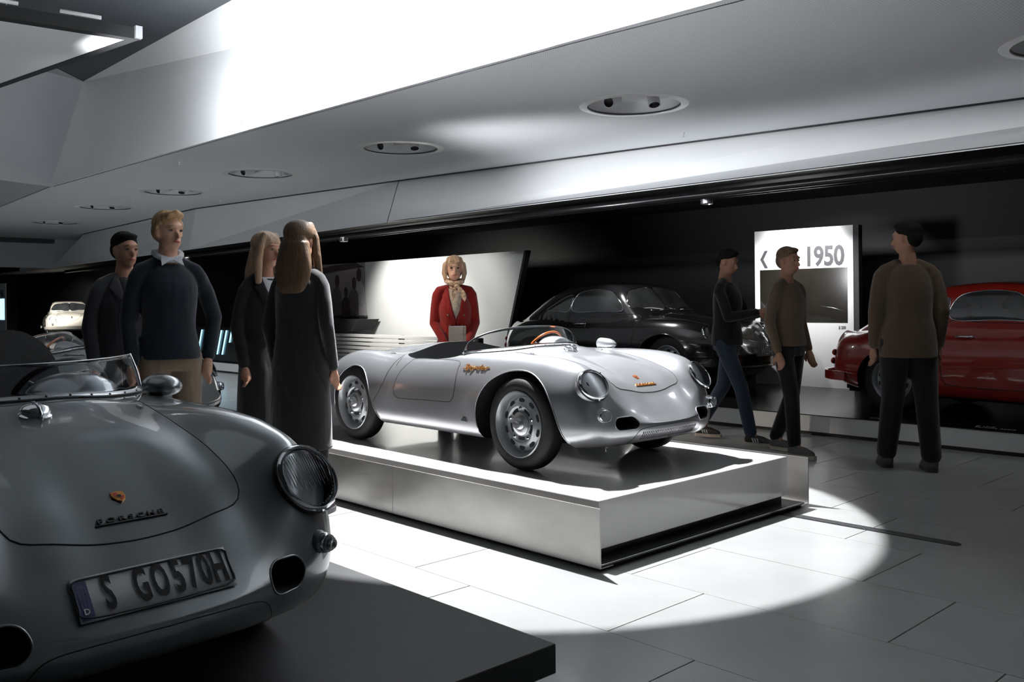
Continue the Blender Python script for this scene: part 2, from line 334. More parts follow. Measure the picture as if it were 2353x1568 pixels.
def H550(x,y):
    c=zc(x); f=zf(x); a=yf(x); w_=sst(.16,1,(y/a))
    h=c+(f-c)*w_-vl(x)*np.exp(-((y-.30)/.085)**2)-rv(x)*np.exp(-((y-.34)/.09)**2)
    crown=.020*(np.clip((y-a)/.16,0,1))**2
    return h-crown
zm550=spl([(-2.44,.38),(-2.2,.37),(-1.7,.34),(-1.3,.33),(0,.34),(.3,.33),(.5,.31),(.65,.285)])
zb550=spl([(-2.44,.20),(-2.2,.17),(-1.8,.155),(-1.4,.155),(0,.158),(.3,.162),(.55,.168),(.65,.178)])
Rf550=spl([(-2.44,.06),(-2.3,.12),(-2.1,.17),(-1.7,.17),(-.4,.175),(.1,.19),(.35,.17),(.5,.12),(.58,.07),(.65,.04)])
in550=spl([(-2.44,.16),(-2.2,.12),(-1.8,.075),(-1.0,.06),(0,.06),(.35,.09),(.65,.13)])
me550,bvh550=shell(OUT,(.13,-1.95),H550,zm550,zb550,Rf550,in550,170,38)
def ell(cx,cz,a,b,n=40,top=None): return [(cx+a*math.cos(2*PI*i/n),cz+b*math.sin(2*PI*i/n)) for i in range(n)]
archF=catmull([(-.345,.30),(-.325,.40),(-.25,.50),(-.13,.56),(0,.577),(.11,.560),(.21,.50),(.285,.40),(.325,.31),(.36,.22),(.40,.12),(.2,.05),(-.1,.05),(-.26,.12),(-.325,.2)],56,True).tolist()
archR=catmull([(-1.965,.30),(-1.93,.40),(-1.84,.49),(-1.72,.532),(-1.60,.515),(-1.52,.44),(-1.468,.34),(-1.43,.26),(-1.36,.14),(-1.45,.05),(-1.75,.05),(-1.95,.08),(-1.985,.18)],56,True).tolist()
cock=catmull([(-.35,0),(-.37,.15),(-.44,.32),(-.56,.46),(-.66,.525),(-.9,.545),(-1.12,.535),(-1.22,.49),(-1.265,.38),(-1.285,.2),(-1.29,0),(-1.285,-.2),(-1.265,-.38),(-1.22,-.49),(-1.12,-.535),(-.9,-.545),(-.66,-.525),(-.56,-.46),(-.44,-.32),(-.37,-.15)],80,True).tolist()
cuts=[]
for s_ in (1,-1):
    for P_ in (archF,archR):
        v,f=prismvf(P_,s_*.40,s_*.9,1); cuts.append((v,f,1))
v,f=prismvf(cock,.24,1.2,2); cuts.append((v,f,2))
def capsule(yc,zc_,hw,hh,n=24):
    P=[]
    for i in range(n):
        a=2*PI*i/n; cx=(hw-hh)*(1 if math.cos(a)>0 else -1); P.append((yc+cx+hh*math.cos(a),zc_+hh*math.sin(a)))
    return P
def ducts(hw,hh,zc_): return [prismvf(capsule(s_*.343,zc_,hw,hh),.50,1.0,0)+(1,) for s_ in (1,-1)]
def build550(prefix,loc,rz,sc,paint,kind,label,grp):
    near=kind=='near'; DW,DH,DZ=(.058,.040,.303) if near else (.075,.034,.302)
    root=empty('sports_car',loc,rz,label,'car',grp); root.scale=(sc,)*3; root['paintmat']=paint; pt=.039 if near else 0; root.rotation_euler=(0,pt,rz)
    body_me=cut(me550.copy(),cuts+ducts(DW,DH,DZ),[M[paint],M['dark'],M['grey_trim']])
    body=link('body',body_me,[],root)
    P=M[paint]; B=bvh550
    # arch lips
    for s_ in (1,-1):
        for A,z0 in ((archF,.168),(archR,.165)):
            pts=[]
            for p in A:
                if p[1]<z0: continue
                l,nn=hit(B,(p[0],s_*2,p[1]),(0,-s_,0))
                if l: pts.append((l,p))
            if len(pts)>6:
                # order along arch starting after the gap
                idx=[i for i,p in enumerate(A) if p[1]>=z0]; L_=[]
                st=0
                for i in range(len(idx)):
                    if idx[i]!=idx[i-1]+1 and not (idx[i]==0 and idx[i-1]==len(A)-1): st=i
                q=[pts[(st+i)%len(pts)][0] for i in range(len(pts))]
                tube('arch_lip',q,.0042,P,root,6)
    # doors, hood, rear deck, nose panel
    door=[(-.590,.604),(-.568,.56),(-.556,.48),(-.555,.41),(-.575,.368),(-.63,.355),(-.85,.35),(-1.06,.343),(-1.15,.345),(-1.19,.37),(-1.195,.43),(-1.165,.51),(-1.10,.578),(-1.05,.602),(-.82,.607)]
    for s_ in (1,-1): patch('door',B,door,1,s_,P,root)
    hood=[(-.255,0),(-.265,.15),(-.30,.29),(-.305,.34),(-.25,.345),(-.1,.328),(.08,.312),(.25,.306),(.37,.300),(.435,.291),(.464,.262),(.475,.19),(.484,.10),(.489,0)]
    hood=hood+[(a,-b) for a,b in hood[-2:0:-1]]
    patch('hood',B,hood,2,1,P,root,rings=12,n=130)
    # rear clamshell line on each side
    for s_ in (1,-1):
        q=[l for l,_ in onbody(B,[(-1.432,.300),(-1.385,.35),(-1.33,.43),(-1.305,.50),(-1.27,.57),(-1.235,.618)],1,s_,26,False)]
        q+=[l for l,_ in onbody(B,[(-1.235,s_*.58),(-1.225,s_*.54),(-1.24,s_*.50)],2,1,8,False)]
        tube('panel_gap',q,.002,M['dark'],root,6)
    # nose access panel with grille slats
    grl=[(.0,.275),(.18,.272),(.255,.262),(.285,.232),(.30,.195),(.28,.186),(0,.186)]
    grl=grl+[(-a,b) for a,b in grl[-2:0:-1]]
    np_=patch('nose_panel',B,grl,0,1,P,root,rings=5,n=90,seamr=.0015)
    for i in range(0 if near else 34):
        y=-.235+.47*i/33
        a=hit(B,(3,y,.248),(-1,0,0))[0]; b=hit(B,(3,y-.008,.205),(-1,0,0))[0]
        if a and b: tube('grille_slat',[a+Vector((.002,0,0)),(a+b)/2+Vector((.004,0,0)),b+Vector((.002,0,0))],.0028,M['dark'],np_,5)
    # lower lip light strip / tow stud
    lathe('tow_stud',[(.001,-.02),(.009,-.02),(.009,.0),(.006,.004),(.006,.02)],M['chrome'],root,10,'z').location=(.43,-.33,.150)
    # headlights
    for s_ in (1,-1):
        nrm=Vector((.80,s_*.16,.56)).normalized(); c=Vector((.468,s_*.480,.512))
        e=disc_lamp('headlight',root,c,nrm,.088 if kind!='near' else .094)
        r=.088 if kind!='near' else .094
        lathe('headlight_glass',[(r*.93,.012),(r*.8,.024),(r*.5,.036),(.001,.041)],M['glass'],e,40,'z')
        if kind=='near':
            for i in range(15):
                x=(-.62+1.24*i/14)*r
                hh=math.sqrt(max(0,(.84*r)**2-x*x)); y0=-.25*hh if i%2 else -.45*hh
                tube('lens_rib',[(x,y0,.010),(x,hh*.95,.006)],.0011,M['satin'],e,4)
            for i in range(17):
                a=PI*1.12+PI*.76*i/16; q=lathe('lens_bead',[(.001,.002),(.0025,0),(.001,-.002)],M['satin'],e,6,'z'); q.location=(math.cos(a)*r*.86,math.sin(a)*r*.86,.008)
        else:
            o=lathe('inner_lamp',[(.001,.004),(.03,.0),(.042,-.01),(.045,-.022),(.046,-.045)],M['win'],e,32,'z'); o.location=(0,.018*1,-.006)
            lathe('inner_lamp_ring',[(.045,-.02),(.05,-.016),(.052,-.024),(.046,-.03)],M['satin'],e,32,'z').location=(0,.018,.0)
        lathe('ring_screw',[(.004,0),(.004,.004),(.001,.005)],M['dark'],e,8,'z').location=(r*.72,r*.72,.018)
        lathe('ring_clip',[(.006,0),(.006,.008),(.001,.009)],M['chrome'],e,8,'z').location=(0,-r*1.10,.004)
        # turn signal
        l,nn=hit(B,(2,s_*.475,.352),(-1,0,0)); c=l if l else Vector((.54,s_*.475,.352))
        n2=Vector((.93,s_*.34,.0)).normalized()
        rr=.033 if kind!='near' else .026
        t=lathe('turn_signal',[(rr*1.05,-.012),(rr*1.08,.004),(rr*1.0,.010),(rr*.9,.012)],M['chrome'],root,28,'z',ang=50); frame(t,c+n2*.016,(0,1,0),n2); lathe('signal_pod',[(rr*1.25,-.05),(rr*1.2,-.012),(rr*1.05,-.004)],P,t,28,'z')
        if kind=='near': lathe('signal_lens',[(rr*.95,.008),(rr*.9,.018),(rr*.72,.018),(rr*.70,.026),(rr*.5,.026),(rr*.48,.033),(rr*.28,.033),(rr*.2,.038),(.001,.039)],M['lens'],t,28,'z')
        else: lathe('signal_lens',[(rr*.95,.008),(rr*.92,.024),(rr*.75,.028),(rr*.6,.025),(rr*.4,.028),(rr*.25,.025),(.001,.027)],M['lens'],t,28,'z')
        # duct rim
        q=[]
        for p in capsule(s_*.343,DZ,DW+.002,DH+.002,28):
            l,_=hit(B,(3,p[0],p[1]),(-1,0,0)); q.append(l)
        tube('duct_rim',q,.003,P,root,6,True)
    # wheels
    for x in (0,-1.735):
        for s_ in (1,-1): wheel(root,'wheel',x,s_*.545,.269+(x*.039-.02 if near else 0),.269,.186,.118,s_,'550')
    # crest and lettering on the hood
    l,nn=hit(B,(.369,0,2),(0,0,-1))
    xd=Vector((0,1,0)); sh=[(-.016,.017),(0,.021),(.016,.017),(.017,0),(.011,-.013),(0,-.022),(-.011,-.013),(-.017,0)]
    cr=prism('crest',sh,-.001,.0035,M['gold'],root,2,.0008); frame(cr,l+nn*.002,xd,nn)
    pyd('crest_field',[(-.012,.001,.0042),(-.001,.001,.0042),(-.001,.013,.0042),(-.012,.013,.0042),(.001,-.001,.0042),(.012,-.001,.0042),(.008,-.011,.0042),(.001,-.016,.0042)],[(0,1,2,3),(7,6,5,4)],M['seat_red'],cr)
    pyd('crest_shield',[(-.005,-.005,.0048),(.005,-.005,.0048),(.005,.004,.0048),(-.005,.004,.0048)],[(0,1,2,3)],M['dark'],cr)
    l,nn=hit(B,(.437,0,2),(0,0,-1)); l2,_=hit(B,(.425,0,2),(0,0,-1))
    tx=textmesh('bonnet_lettering','PORSCHE',.020,M['gold'] if kind!='near' else M['grey_trim'],root,.0025,.0003,1.55,1.35); frame(tx,l+nn*.004,xd,nn)
    box('lettering_bar',(-.088,-.0115,-.002),(.088,-.0085,.002),M['gold'] if kind!='near' else M['grey_trim'],tx)
    # filler cap
    l,nn=hit(B,(-.155,-.01,2),(0,0,-1))
    fc=lathe('filler_cap',[(.040,-.004),(.044,.0),(.044,.006),(.038,.010),(.040,.020),(.032,.030),(.015,.035),(.001,.036)],M['chrome'],root,32,'z',ang=40); frame(fc,l,(0,1,0),nn)
    tube('filler_strap',[(-.0,-.052,.004),(0,-.044,.02),(0,-.02,.036),(0,.012,.038),(0,.035,.030),(0,.046,.012)],.0045,M['chrome'],fc,6)
    # wing mirror on the left wing
    mx,my=(-.37,.53) if not near else (-.50,.525)
    l,nn=hit(B,(mx,my,2),(0,0,-1))
    mr=lathe('wing_mirror',[(.001,-.088),(.014,-.084),(.030,-.062),(.041,-.03),(.044,.01),(.044,.045),(.040,.052)],P,root,28,'x',ang=60); mr.location=l+Vector((.03,.0,.046)); mr.scale=(-1,1.0,.9) if not near else (-.8,1.45,.85); mr.rotation_euler=(0,.04,.05)
    lathe('mirror_glass',[(.001,.050),(.039,.050)],M['chrome'],mr,28,'x')
    box('mirror_foot',(-.03,-.014,-.055),(.02,.014,-.030),M['satin'],mr,.004)
    # latches on rear quarter
    for s_ in (1,-1):
        l,nn=hit(B,(-1.44,s_*.46,2),(0,0,-1)); t=lathe('deck_latch',[(.013,-.002),(.015,.002),(.011,.004),(.001,.0045)],M['chrome'],root,16,'z'); frame(t,l,(1,0,0),nn); t.scale=(2.0,1.1,1)
    # hood hinge on near side
    for s_ in (1,-1):
        l,nn=hit(B,(-.19,s_*.31,2),(0,0,-1)); t=box('hood_hinge',(-.016,-.006,-.001),(.016,.006,.007),M['satin'],root,.002); frame(t,l,(1,0,0),nn)
    # cowl band under the screen
    def base(u): return Vector((-.31-.30*abs(u)**2.3,.512*u,0))
    us=np.linspace(-1,1,41); bp=[]
    for u in us:
        b=base(u); l,nn=hit(B,(b.x,b.y,2),(0,0,-1)); l=l or Vector((b.x,b.y,.66)); bp.append(l)
    tube('screen_gasket',[p+Vector((.012,0,.003)) for p in bp],.0045,M['rubber'],root,6)
    band_v=[];nb=len(bp)
    for p in bp: band_v+= [p+Vector((.010,0,.002)),p+Vector((-.004,0,.016)),p+Vector((-.02,0,.010))]
    pyd('screen_base',band_v,[(3*i+k,3*i+3+k,3*i+4+k,3*i+1+k) for i in range(nb-1) for k in (0,1)],M['satin'] if kind!='near' else M['rim'],root,True)
    for i in range(2,nb-2,3):
        q=lathe('rivet',[(.004,0),(.003,.003),(.001,.004)],M['chrome'] if kind!='near' else M['rubber'],root,8,'z'); frame(q,(band_v[3*i]+band_v[3*i+1])/2,(0,1,0),(.8,0,.6))
    # windscreen
    sv=[];K=10
    for i,u in enumerate(us):
        b=bp[i]+Vector((-.004,0,.014))
        if kind=='near':
            t=Vector((b.x-.085,b.y*.99,.787-.012*u*u))
        else:
            zt=.650+.163*(max(0,1-abs(u)**2.6))**.42; t=Vector((-.50-.115*abs(u)**3.4,b.y*.985,max(zt,b.z+.002)))
        for k in range(K+1): sv.append(b.lerp(t,k/K)+Vector((.012*math.sin(PI*k/K),0,0)))
    f=[(i*(K+1)+k,(i+1)*(K+1)+k,(i+1)*(K+1)+k+1,i*(K+1)+k+1) for i in range(nb-1) for k in range(K)]
    ws=pyd('windscreen',sv,f,M['glass'],root,True); md=ws.modifiers.new('s','SOLIDIFY'); md.thickness=.0035
    tube('screen_edge',[sv[i*(K+1)+K] for i in range(nb)],.0013 if not near else .0022,M['satin'],root,6)
    if kind=='near':
        for i in (0,nb-1): tube('screen_post',[sv[i*(K+1)+k] for k in range(K+1)],.005,M['chrome'],root,8)
        # side wing glass
        for i,s_ in ((0,-1),(nb-1,1)):
            p0,p1=sv[i*(K+1)],sv[i*(K+1)+K]
            g=pyd('side_screen',[p0,p1,p1+Vector((-.13,s_*.02,-.01)),p0+Vector((-.20,s_*.02,-.005))],[(0,1,2,3)],M['glass'],root)
            md=g.modifiers.new('s','SOLIDIFY'); md.thickness=.0035
    # dash cowl hump
    hv=[];N1,N2=20,10
    for i in range(N1+1):
        a=PI*i/N1
        for k in range(N2+1):
            t=k/N2; r_=math.sqrt(max(0,1-t*t)) if t<1 else 0
            hv.append((-.50-.10*t*0+.16*(t-.45),.25+.155*math.cos(a)*(1-.55*t**2),.655+.082*math.sin(a)*(1-.75*t**2)))
    f=[(i*(N2+1)+k,(i+1)*(N2+1)+k,(i+1)*(N2+1)+k+1,i*(N2+1)+k+1) for i in range(N1) for k in range(N2)]
    h=pyd('instrument_cowl',hv,f,P,root,True); h.modifiers.new('s','SOLIDIFY').thickness=.004
    # dashboard
    dv=[]; 
    for u in np.linspace(-.96,.96,25):
        b=base(u); y=b.y; x=b.x-.015; l,_=hit(B,(x,y,2),(0,0,-1)); z=(l.z if l else .66); dv+=[(x,y,z-.001),(x-.10,y*.96,z-.012),(x-.11,y*.95,z-.09)]
    pyd('dashboard',dv,[(3*i+k,3*i+3+k,3*i+4+k,3*i+1+k) for i in range(24) for k in (0,1)],P,root,True)
    # steering wheel on the left
    st=empty('steering_wheel'); st.parent=root; nrm=Vector((-.80,0,.60)); frame(st,(-.665,.25,.645 if kind!='near' else .655),(0,1,0),nrm)
    R_=.148; mw='wood' if kind!='near' else 'leather'
    rim=tube('steering_rim',[(R_*math.cos(2*PI*i/40),R_*math.sin(2*PI*i/40),0) for i in range(40)],.0085 if kind!='near' else .011,M[mw],st,10,True)
    bpy.data.objects.remove(st) if False else None
    for a in (PI/2+.0,PI/2+2.09,PI/2-2.09):
        tube('spoke',[(0.02*math.cos(a),.02*math.sin(a),-.02),(R_*math.cos(a),R_*math.sin(a),0)],.006,M['satin'],st,6)
    lathe('horn_boss',[(.03,-.03),(.03,-.012),(.018,-.006),(.001,-.005)],M['leather'],st,20,'z')
    # seats
    for s_ in (1,-1):
        tall=(kind=='near' )
        P_=[(-.15,0),(-.15,.2),(-.12,.28),(0,.31),(.12,.28),(.15,.2),(.15,0)] if not tall else [(-.17,0),(-.18,.34),(-.15,.46),(-.08,.53),(0,.555),(.08,.53),(.15,.46),(.18,.34),(.17,0)]
        Q=catmull(P_,24).tolist(); sb=prism('seat_back',Q,-.035,.035,M['leather'],root,0,.012); sb.data.transform(Matrix.Translation((0,0,0)))
        sb.location=(-1.09,s_*.25,.26 if not tall else .30); sb.rotation_euler=(0,-.18,0)
        box('seat_cushion',(-1.05,s_*.25-.16,.245),(-.68,s_*.25+.16,.31),M['leather'],root,.02)
    # side script & coachbuilder badge, only on the right side like the photograph
    l,nn=hit(B,(-.40,-3,.575),(0,1,0))
    if kind!='near':
        sp=textmesh('side_script','Spyder',.050,M['gold'],root,.002,.0,1.0,1.7,shear=.35); frame(sp,l+nn*.004,(1,0,0),nn)
        bd=[(-.028,-.012),(.028,-.012),(.024,.004),(.012,.016),(-.002,.014),(-.016,.002)]
        l,nn=hit(B,(-.455,-3,.262),(0,1,0)); b=prism('body_badge',bd,0,.0025,M['chrome'],root,2,.0008); frame(b,l+nn*.001,(1,0,0),nn)
        prism('badge_arch',[(-.02,-.008),(.02,-.008),(.014,.002),(.006,.008),(-.006,.004)],.0025,.0032,M['grey_trim'],b,2)
    # exhaust and underbody tray
    tube('exhaust_pipe',[(-2.25,0,.19),(-2.46,0,.185)],.022,M['satin'],root,16,cap=False)
    box('gear_tunnel',(-1.28,-.06,.20),(-.4,.06,.33),M['grey_trim'],root,.015)
    return root
# number plate of the grey car
def number_plate(root,B):
    l,nn=hit(B,(3,0,.36),(-1,0,0)); vs_=[];nu=24
    for i in range(nu+1):
        y=.185*(1-2*i/nu)
        for z in (.395,.318):
            q,_=hit(B,(3,y,z),(-1,0,0)); vs_.append(q+Vector((.008,0,.003)))
    # curved plate slightly off the nose, image left = car right
    pl=pyd('number_plate',vs_,[(2*i,2*i+2,2*i+3,2*i+1) for i in range(nu)],M['platewhite'],root,True); pl.modifiers.new('s','SOLIDIFY').thickness=.003
    def at(y,z,o=.0115):
        q,n_=hit(B,(3,y,z),(-1,0,0)); return q+Vector((o,0,.003)),n_
    # border
    edge=[at(.178+.0*0,.325)[0]]
    E_=[]
    for a,b in catmull([(-.178,.328),(-.183,.345),(-.183,.370),(-.178,.391),(-.1,.392),(.1,.392),(.178,.391),(.183,.37),(.183,.345),(.178,.328),(.1,.322),(-.1,.322)],90,True): E_.append(at(a,b)[0])
    tube('plate_border',E_,.0024,M['print'],pl,4,True)
    bl=[]
    for i in range(5):
        y=-.183+.030*i/4
        for z in (.391,.322): bl.append(at(y,z,.0118)[0])
    pyd('country_band',bl,[(2*i+1,2*i+3,2*i+2,2*i) for i in range(4)],M['plateblue'],pl)
    for i in range(12):
        a=2*PI*i/12; q,_=at(-.168+.0085*math.cos(a),.373+.0085*math.sin(a),.0128); t=lathe('band_star',[(.0012,0),(.0001,.0006)],M['ink'],pl,5,'x'); t.location=q
    def glyph(s,y,z,size,m,xs=1.0):
        t=textmesh('plate_character',s,size,m,pl,.0004,.0026 if size>.03 else .0004,1,xs)
        for v in t.data.vertices:
            yy=y+v.co.x; tt=(z+v.co.y*.8-.318)/.077; q0=at(yy,.395,.0)[0]; q1=at(yy,.318,.0)[0]; v.co=q1.lerp(q0,tt)+Vector((.0125+v.co.z,0,.001))
    glyph('D',-.168,.336,.018,M['ink'])
    for s,y in (('S',-.112),('G',-.036),('O',.008),('5',.052),('7',.086),('0',.119),('H',.154)): glyph(s,y,.3575,.104,M['dark'],.50 if s!='G' and s!='O' else .45)
    return pl
# ---------------------------------------------------------------- fastback coupe
OUT6=[(.78,0),(.765,.2),(.72,.42),(.62,.62),(.45,.755),(.2,.81),(-.1,.825),(-.6,.825),(-1.4,.825),(-2.0,.83),(-2.4,.80),(-2.7,.70),(-2.92,.50),(-3.03,.26),(-3.06,0)]
zc6=spl([(-3.07,.46),(-2.98,.56),(-2.8,.72),(-2.5,.85),(-2.1,.90),(-.6,.90),(-.3,.885),(0,.835),(.3,.755),(.5,.67),(.65,.57),(.79,.44)])
zf6=spl([(-3.07,.46),(-2.95,.56),(-2.7,.72),(-2.4,.80),(-2.1,.815),(-1.8,.82),(-.6,.83),(-.2,.83),(.1,.825),(.3,.80),(.42,.765),(.5,.70),(.6,.60),(.72,.48),(.79,.44)])
rf6=spl([(-3.07,.40),(-2.98,.56),(-2.85,.70),(-2.6,.89),(-2.3,1.05),(-2.0,1.17),(-1.6,1.265),(-1.25,1.285),(-.98,1.265),(-.86,1.235),(-.50,.92),(-.3,.82),(.79,.3)])
cw6=spl([(-3.07,.18),(-2.8,.36),(-2.4,.54),(-2.0,.63),(-1.5,.685),(-.9,.68),(-.5,.66),(.79,.5)])
def H356(x,y):
    c=zc6(x); f=zf6(x); a=.60; h=c+(f-c)*sst(.2,1,y/a)-.03*np.exp(-((y-.40)/.1)**2)*sst(-.3,.3,x)
    h=h-.03*np.clip((y-a)/.2,0,1)**2
    r=rf6(x); wc=cw6(x); q=np.clip((wc-y)/.30,0,1); cab=.80+(r-.80)*(1-(1-q)**2.6)**.62-.0*y; cab=cab-.03*(y/.6)**2
    k=.03; dlt=cab-h; return np.where(dlt>k,cab,np.where(dlt<-k,h,h+(dlt+k)**2/(4*k)))
me356,bvh356=shell(OUT6,(.1,-2.5),H356,spl([(-3.07,.42),(-2.0,.47),(0,.47),(.79,.42)]),spl([(-3.07,.28),(-2.6,.22),(-2,.2),(.3,.2),(.79,.26)]),spl([(-3.07,.12),(-2.8,.2),(-2,.24),(0,.24),(.4,.22),(.7,.12),(.79,.06)]),spl([(-3.07,.2),(-2.3,.10),(0,.09),(.79,.16)]),170,48)
aF6=catmull([(-.38,.30),(-.36,.44),(-.27,.58),(-.10,.66),(.08,.65),(.24,.56),(.33,.42),(.36,.28),(.38,.05),(-.38,.05)],48,True).tolist()
aR6=catmull([(-2.46,.28),(-2.43,.42),(-2.33,.55),(-2.15,.62),(-1.98,.60),(-1.84,.50),(-1.77,.36),(-1.73,.22),(-1.70,.05),(-2.46,.05)],48,True).tolist()
cut356=None
def build356(loc,rz,sc,paint,label,grp,plate=None,near=-1):
    global cut356
    root=empty('sports_car',loc,rz,label,'car',grp); root.scale=(sc,)*3; root['paintmat']=paint; P=M[paint]; B=bvh356
    if cut356 is None:
        cc=[]
        for s_ in (1,-1):
            for A in (aF6,aR6): v,f=prismvf(A,s_*.5,s_*1.1,1); cc.append((v,f,1))
        cut356=cut(me356.copy(),cc,[P,M['dark']])
    bm_=cut356.copy(); bm_.materials[0]=P; link('body',bm_,[],root)
    for s_ in (1,-1):
        patch('side_window',B,[(-1.53,.93),(-1.50,1.13),(-1.30,1.19),(-1.05,1.185),(-.90,1.13),(-.74,.935),(-1.1,.925)],1,s_,M['win'],root,.004,60,5,True,.004,True,.006,M['chrome'])
        patch('quarter_window',B,[(-1.60,.93),(-1.575,1.12),(-1.72,1.10),(-1.90,1.02),(-2.06,.935),(-1.8,.925)],1,s_,M['win'],root,.004,50,5,True,.004,True,.006,M['chrome'])
        d=patch('door',B,[(-1.56,.895),(-1.555,.60),(-1.53,.36),(-1.40,.315),(-1.0,.31),(-.65,.32),(-.50,.40),(-.46,.62),(-.50,.86),(-.8,.895),(-1.2,.90)],1,s_,P,root,.001,80,6,True,.004,True,.0035)
        l,nn=hit(B,(-1.37,s_*3,.77),(0,-s_,0)); hd=tube('door_handle',[(-.09,0,0),(-.08,.03,0),(0,.038,0),(.08,.03,0),(.09,0,0)],.011,M['chrome'],d,8); hd.location=l; hd.scale=(1,s_,1)
        lathe('handle_lock',[(.011,0),(.011,.008),(.001,.01)],M['chrome'],d,12,'y').location=l+Vector((-.06,s_*.0,-.035))
        q=[]
        for i in range(2,46):
            for A in (aF6,): 
                p=A[i]
                if p[1]>.22:
                    l,_=hit(B,(p[0],s_*3,p[1]),(0,-s_,0)); 
                    if l: q.append(l)
        if len(q)>4: tube('arch_lip',[x for x in q if x.z>.24][:34],.006,P,root,6)
        # lamps
        n=Vector((.86,s_*.12,.42)).normalized(); e=disc_lamp('headlight',root,Vector((.475,s_*.600,.665)),n,.095)
        lathe('headlight_glass',[(.088,.012),(.07,.03),(.04,.042),(.001,.047)],M['lens'],e,32,'z')
        l,nn=hit(B,(2,s_*.60,.50),(-1,0,0))
        if l: t=lathe('turn_signal',[(.034,-.01),(.034,.01),(.026,.026),(.001,.034)],M['lens'],root,20,'z'); frame(t,l,(0,1,0),(1,0,.1))
        l,nn=hit(B,(-5,s_*.52,.50),(1,0,0))
        if l:
            for dz in (0,.09): t=lathe('tail_light',[(.034,-.01),(.034,.01),(.026,.022),(.001,.028)],M['seat_red'],root,20,'z'); frame(t,hit(B,(-5,s_*.52,.47+dz),(1,0,0))[0],(0,1,0),(-1,0,.1))
        tube('body_crease',[hit(B,(x,s_*3,.50),(0,-s_,0))[0] for x in np.linspace(-1.72,-.42,20)],.003,P,root,6)
    for s_ in (1,-1):
        W=[(s_*.02,.965),(s_*.02,1.20),(s_*.30,1.195),(s_*.46,1.165),(s_*.535,1.08),(s_*.565,.975),(s_*.3,.962)]
        patch('windscreen',B,W,0,1,M['win'],root,.005,60,6,True,.004,True,.008,M['chrome'])
    patch('rear_window',B,[(-.40,1.0),(-.36,1.14),(0,1.18),(.36,1.14),(.40,1.0),(0,.98)],0,-1,M['win'],root,.004,60,5,True,.004,True,.006,M['chrome'])
    hood=[(-.36,0),(-.38,.25),(-.30,.40),(0,.37),(.3,.30),(.50,.22),(.60,.1),(.62,0)]; hood=hood+[(a,-b) for a,b in hood[-2:0:-1]]
    patch('hood',B,hood,2,1,P,root,.001,90,8,True,.004,True,.0035)
    l,nn=hit(B,(.42,0,3),(0,0,-1)); tube('hood_handle',[l+Vector((-.10,0,.01)),l+Vector((-.03,0,.03)),l+Vector((.05,0,-.01)),l+Vector((.09,0,-.05))],[.008,.012,.010,.004],M['chrome'],root,8)
    for s_ in (1,-1):
        l,nn=hit(B,(-.44,s_*.22,3),(0,0,-1)); l=l or Vector((-.44,s_*.22,.93))
        tube('wiper_blade',[l+Vector((-.03,s_*-.18,.05)),l+Vector((-.02,0,.045)),l+Vector((-.03,s_*.2,.04))],.008,M['chrome'],root,6)
    # bumpers
    def bumper(name,P_,z):
        v=[];sec=[(.0,-.045),(.03,-.04),(.045,0),(.03,.04),(.0,.045)]
        n=len(P_)
        for i,p in enumerate(P_):
            a=P_[max(0,i-1)]; b=P_[min(n-1,i+1)]; t=Vector((b[0]-a[0],b[1]-a[1])).normalized(); no=Vector((t.y,-t.x))
            for d,h in sec: v.append((p[0]+no.x*d,p[1]+no.y*d,z+h))
        k=len(sec); f=[(i*k+j,(i+1)*k+j,(i+1)*k+(j+1)%k,i*k+(j+1)%k) for i in range(n-1) for j in range(k)]+[tuple(range(k)),tuple(range((n-1)*k,n*k))]
        o=pyd(name,v,f,P,root,True); sharp(o.data,50)
        ch=[Vector((p[0],p[1],z))+Vector((0,0,.0)) for p in P_]
        v2=[]
        for i,p in enumerate(P_):
            a=P_[max(0,i-1)]; b=P_[min(n-1,i+1)]; t=Vector((b[0]-a[0],b[1]-a[1])).normalized(); no=Vector((t.y,-t.x)); v2.append((p[0]+no.x*.048,p[1]+no.y*.048,z))
        tube('bumper_trim',v2,.014,M['chrome'],o,8); return o
    fb=catmull([(.22,.85),(.45,.82),(.66,.70),(.78,.48),(.83,.2),(.84,0),(.83,-.2),(.78,-.48),(.66,-.70),(.45,-.82),(.22,-.85)],40).tolist(); bumper('front_bumper',fb,.36)
    rb=catmull([(-2.55,-.86),(-2.78,-.78),(-2.98,-.58),(-3.08,-.3),(-3.11,0),(-3.08,.3),(-2.98,.58),(-2.78,.78),(-2.55,.86)],36).tolist(); bumper('rear_bumper',rb,.34)
    for x in (0,-2.1):
        for s_ in (1,-1): wheel(root,'wheel',x,s_*.66,.325,.325,.205,.15,s_,'356')
    box('underbody',(-2.75,-.55,.16),(.5,.55,.26),M['dark'],root,.03)
    if plate:
        b=box('number_plate',(.86,-.25,.415),(.872,.25,.525),M['print'],root,.004)
        t=textmesh('plate_lettering',plate,.125,M['ink'],b,.0005,.001,1,.72); frame(t,(.8735,0,.47),(0,1,0),(1,0,0))
        box('plate_bracket',(.80,-.2,.45),(.86,.2,.49),M['print'],root)
        st=box('yellow_sticker',(.896,.03,.30),(.899,.19,.41),M['yellow'],root)
    return root
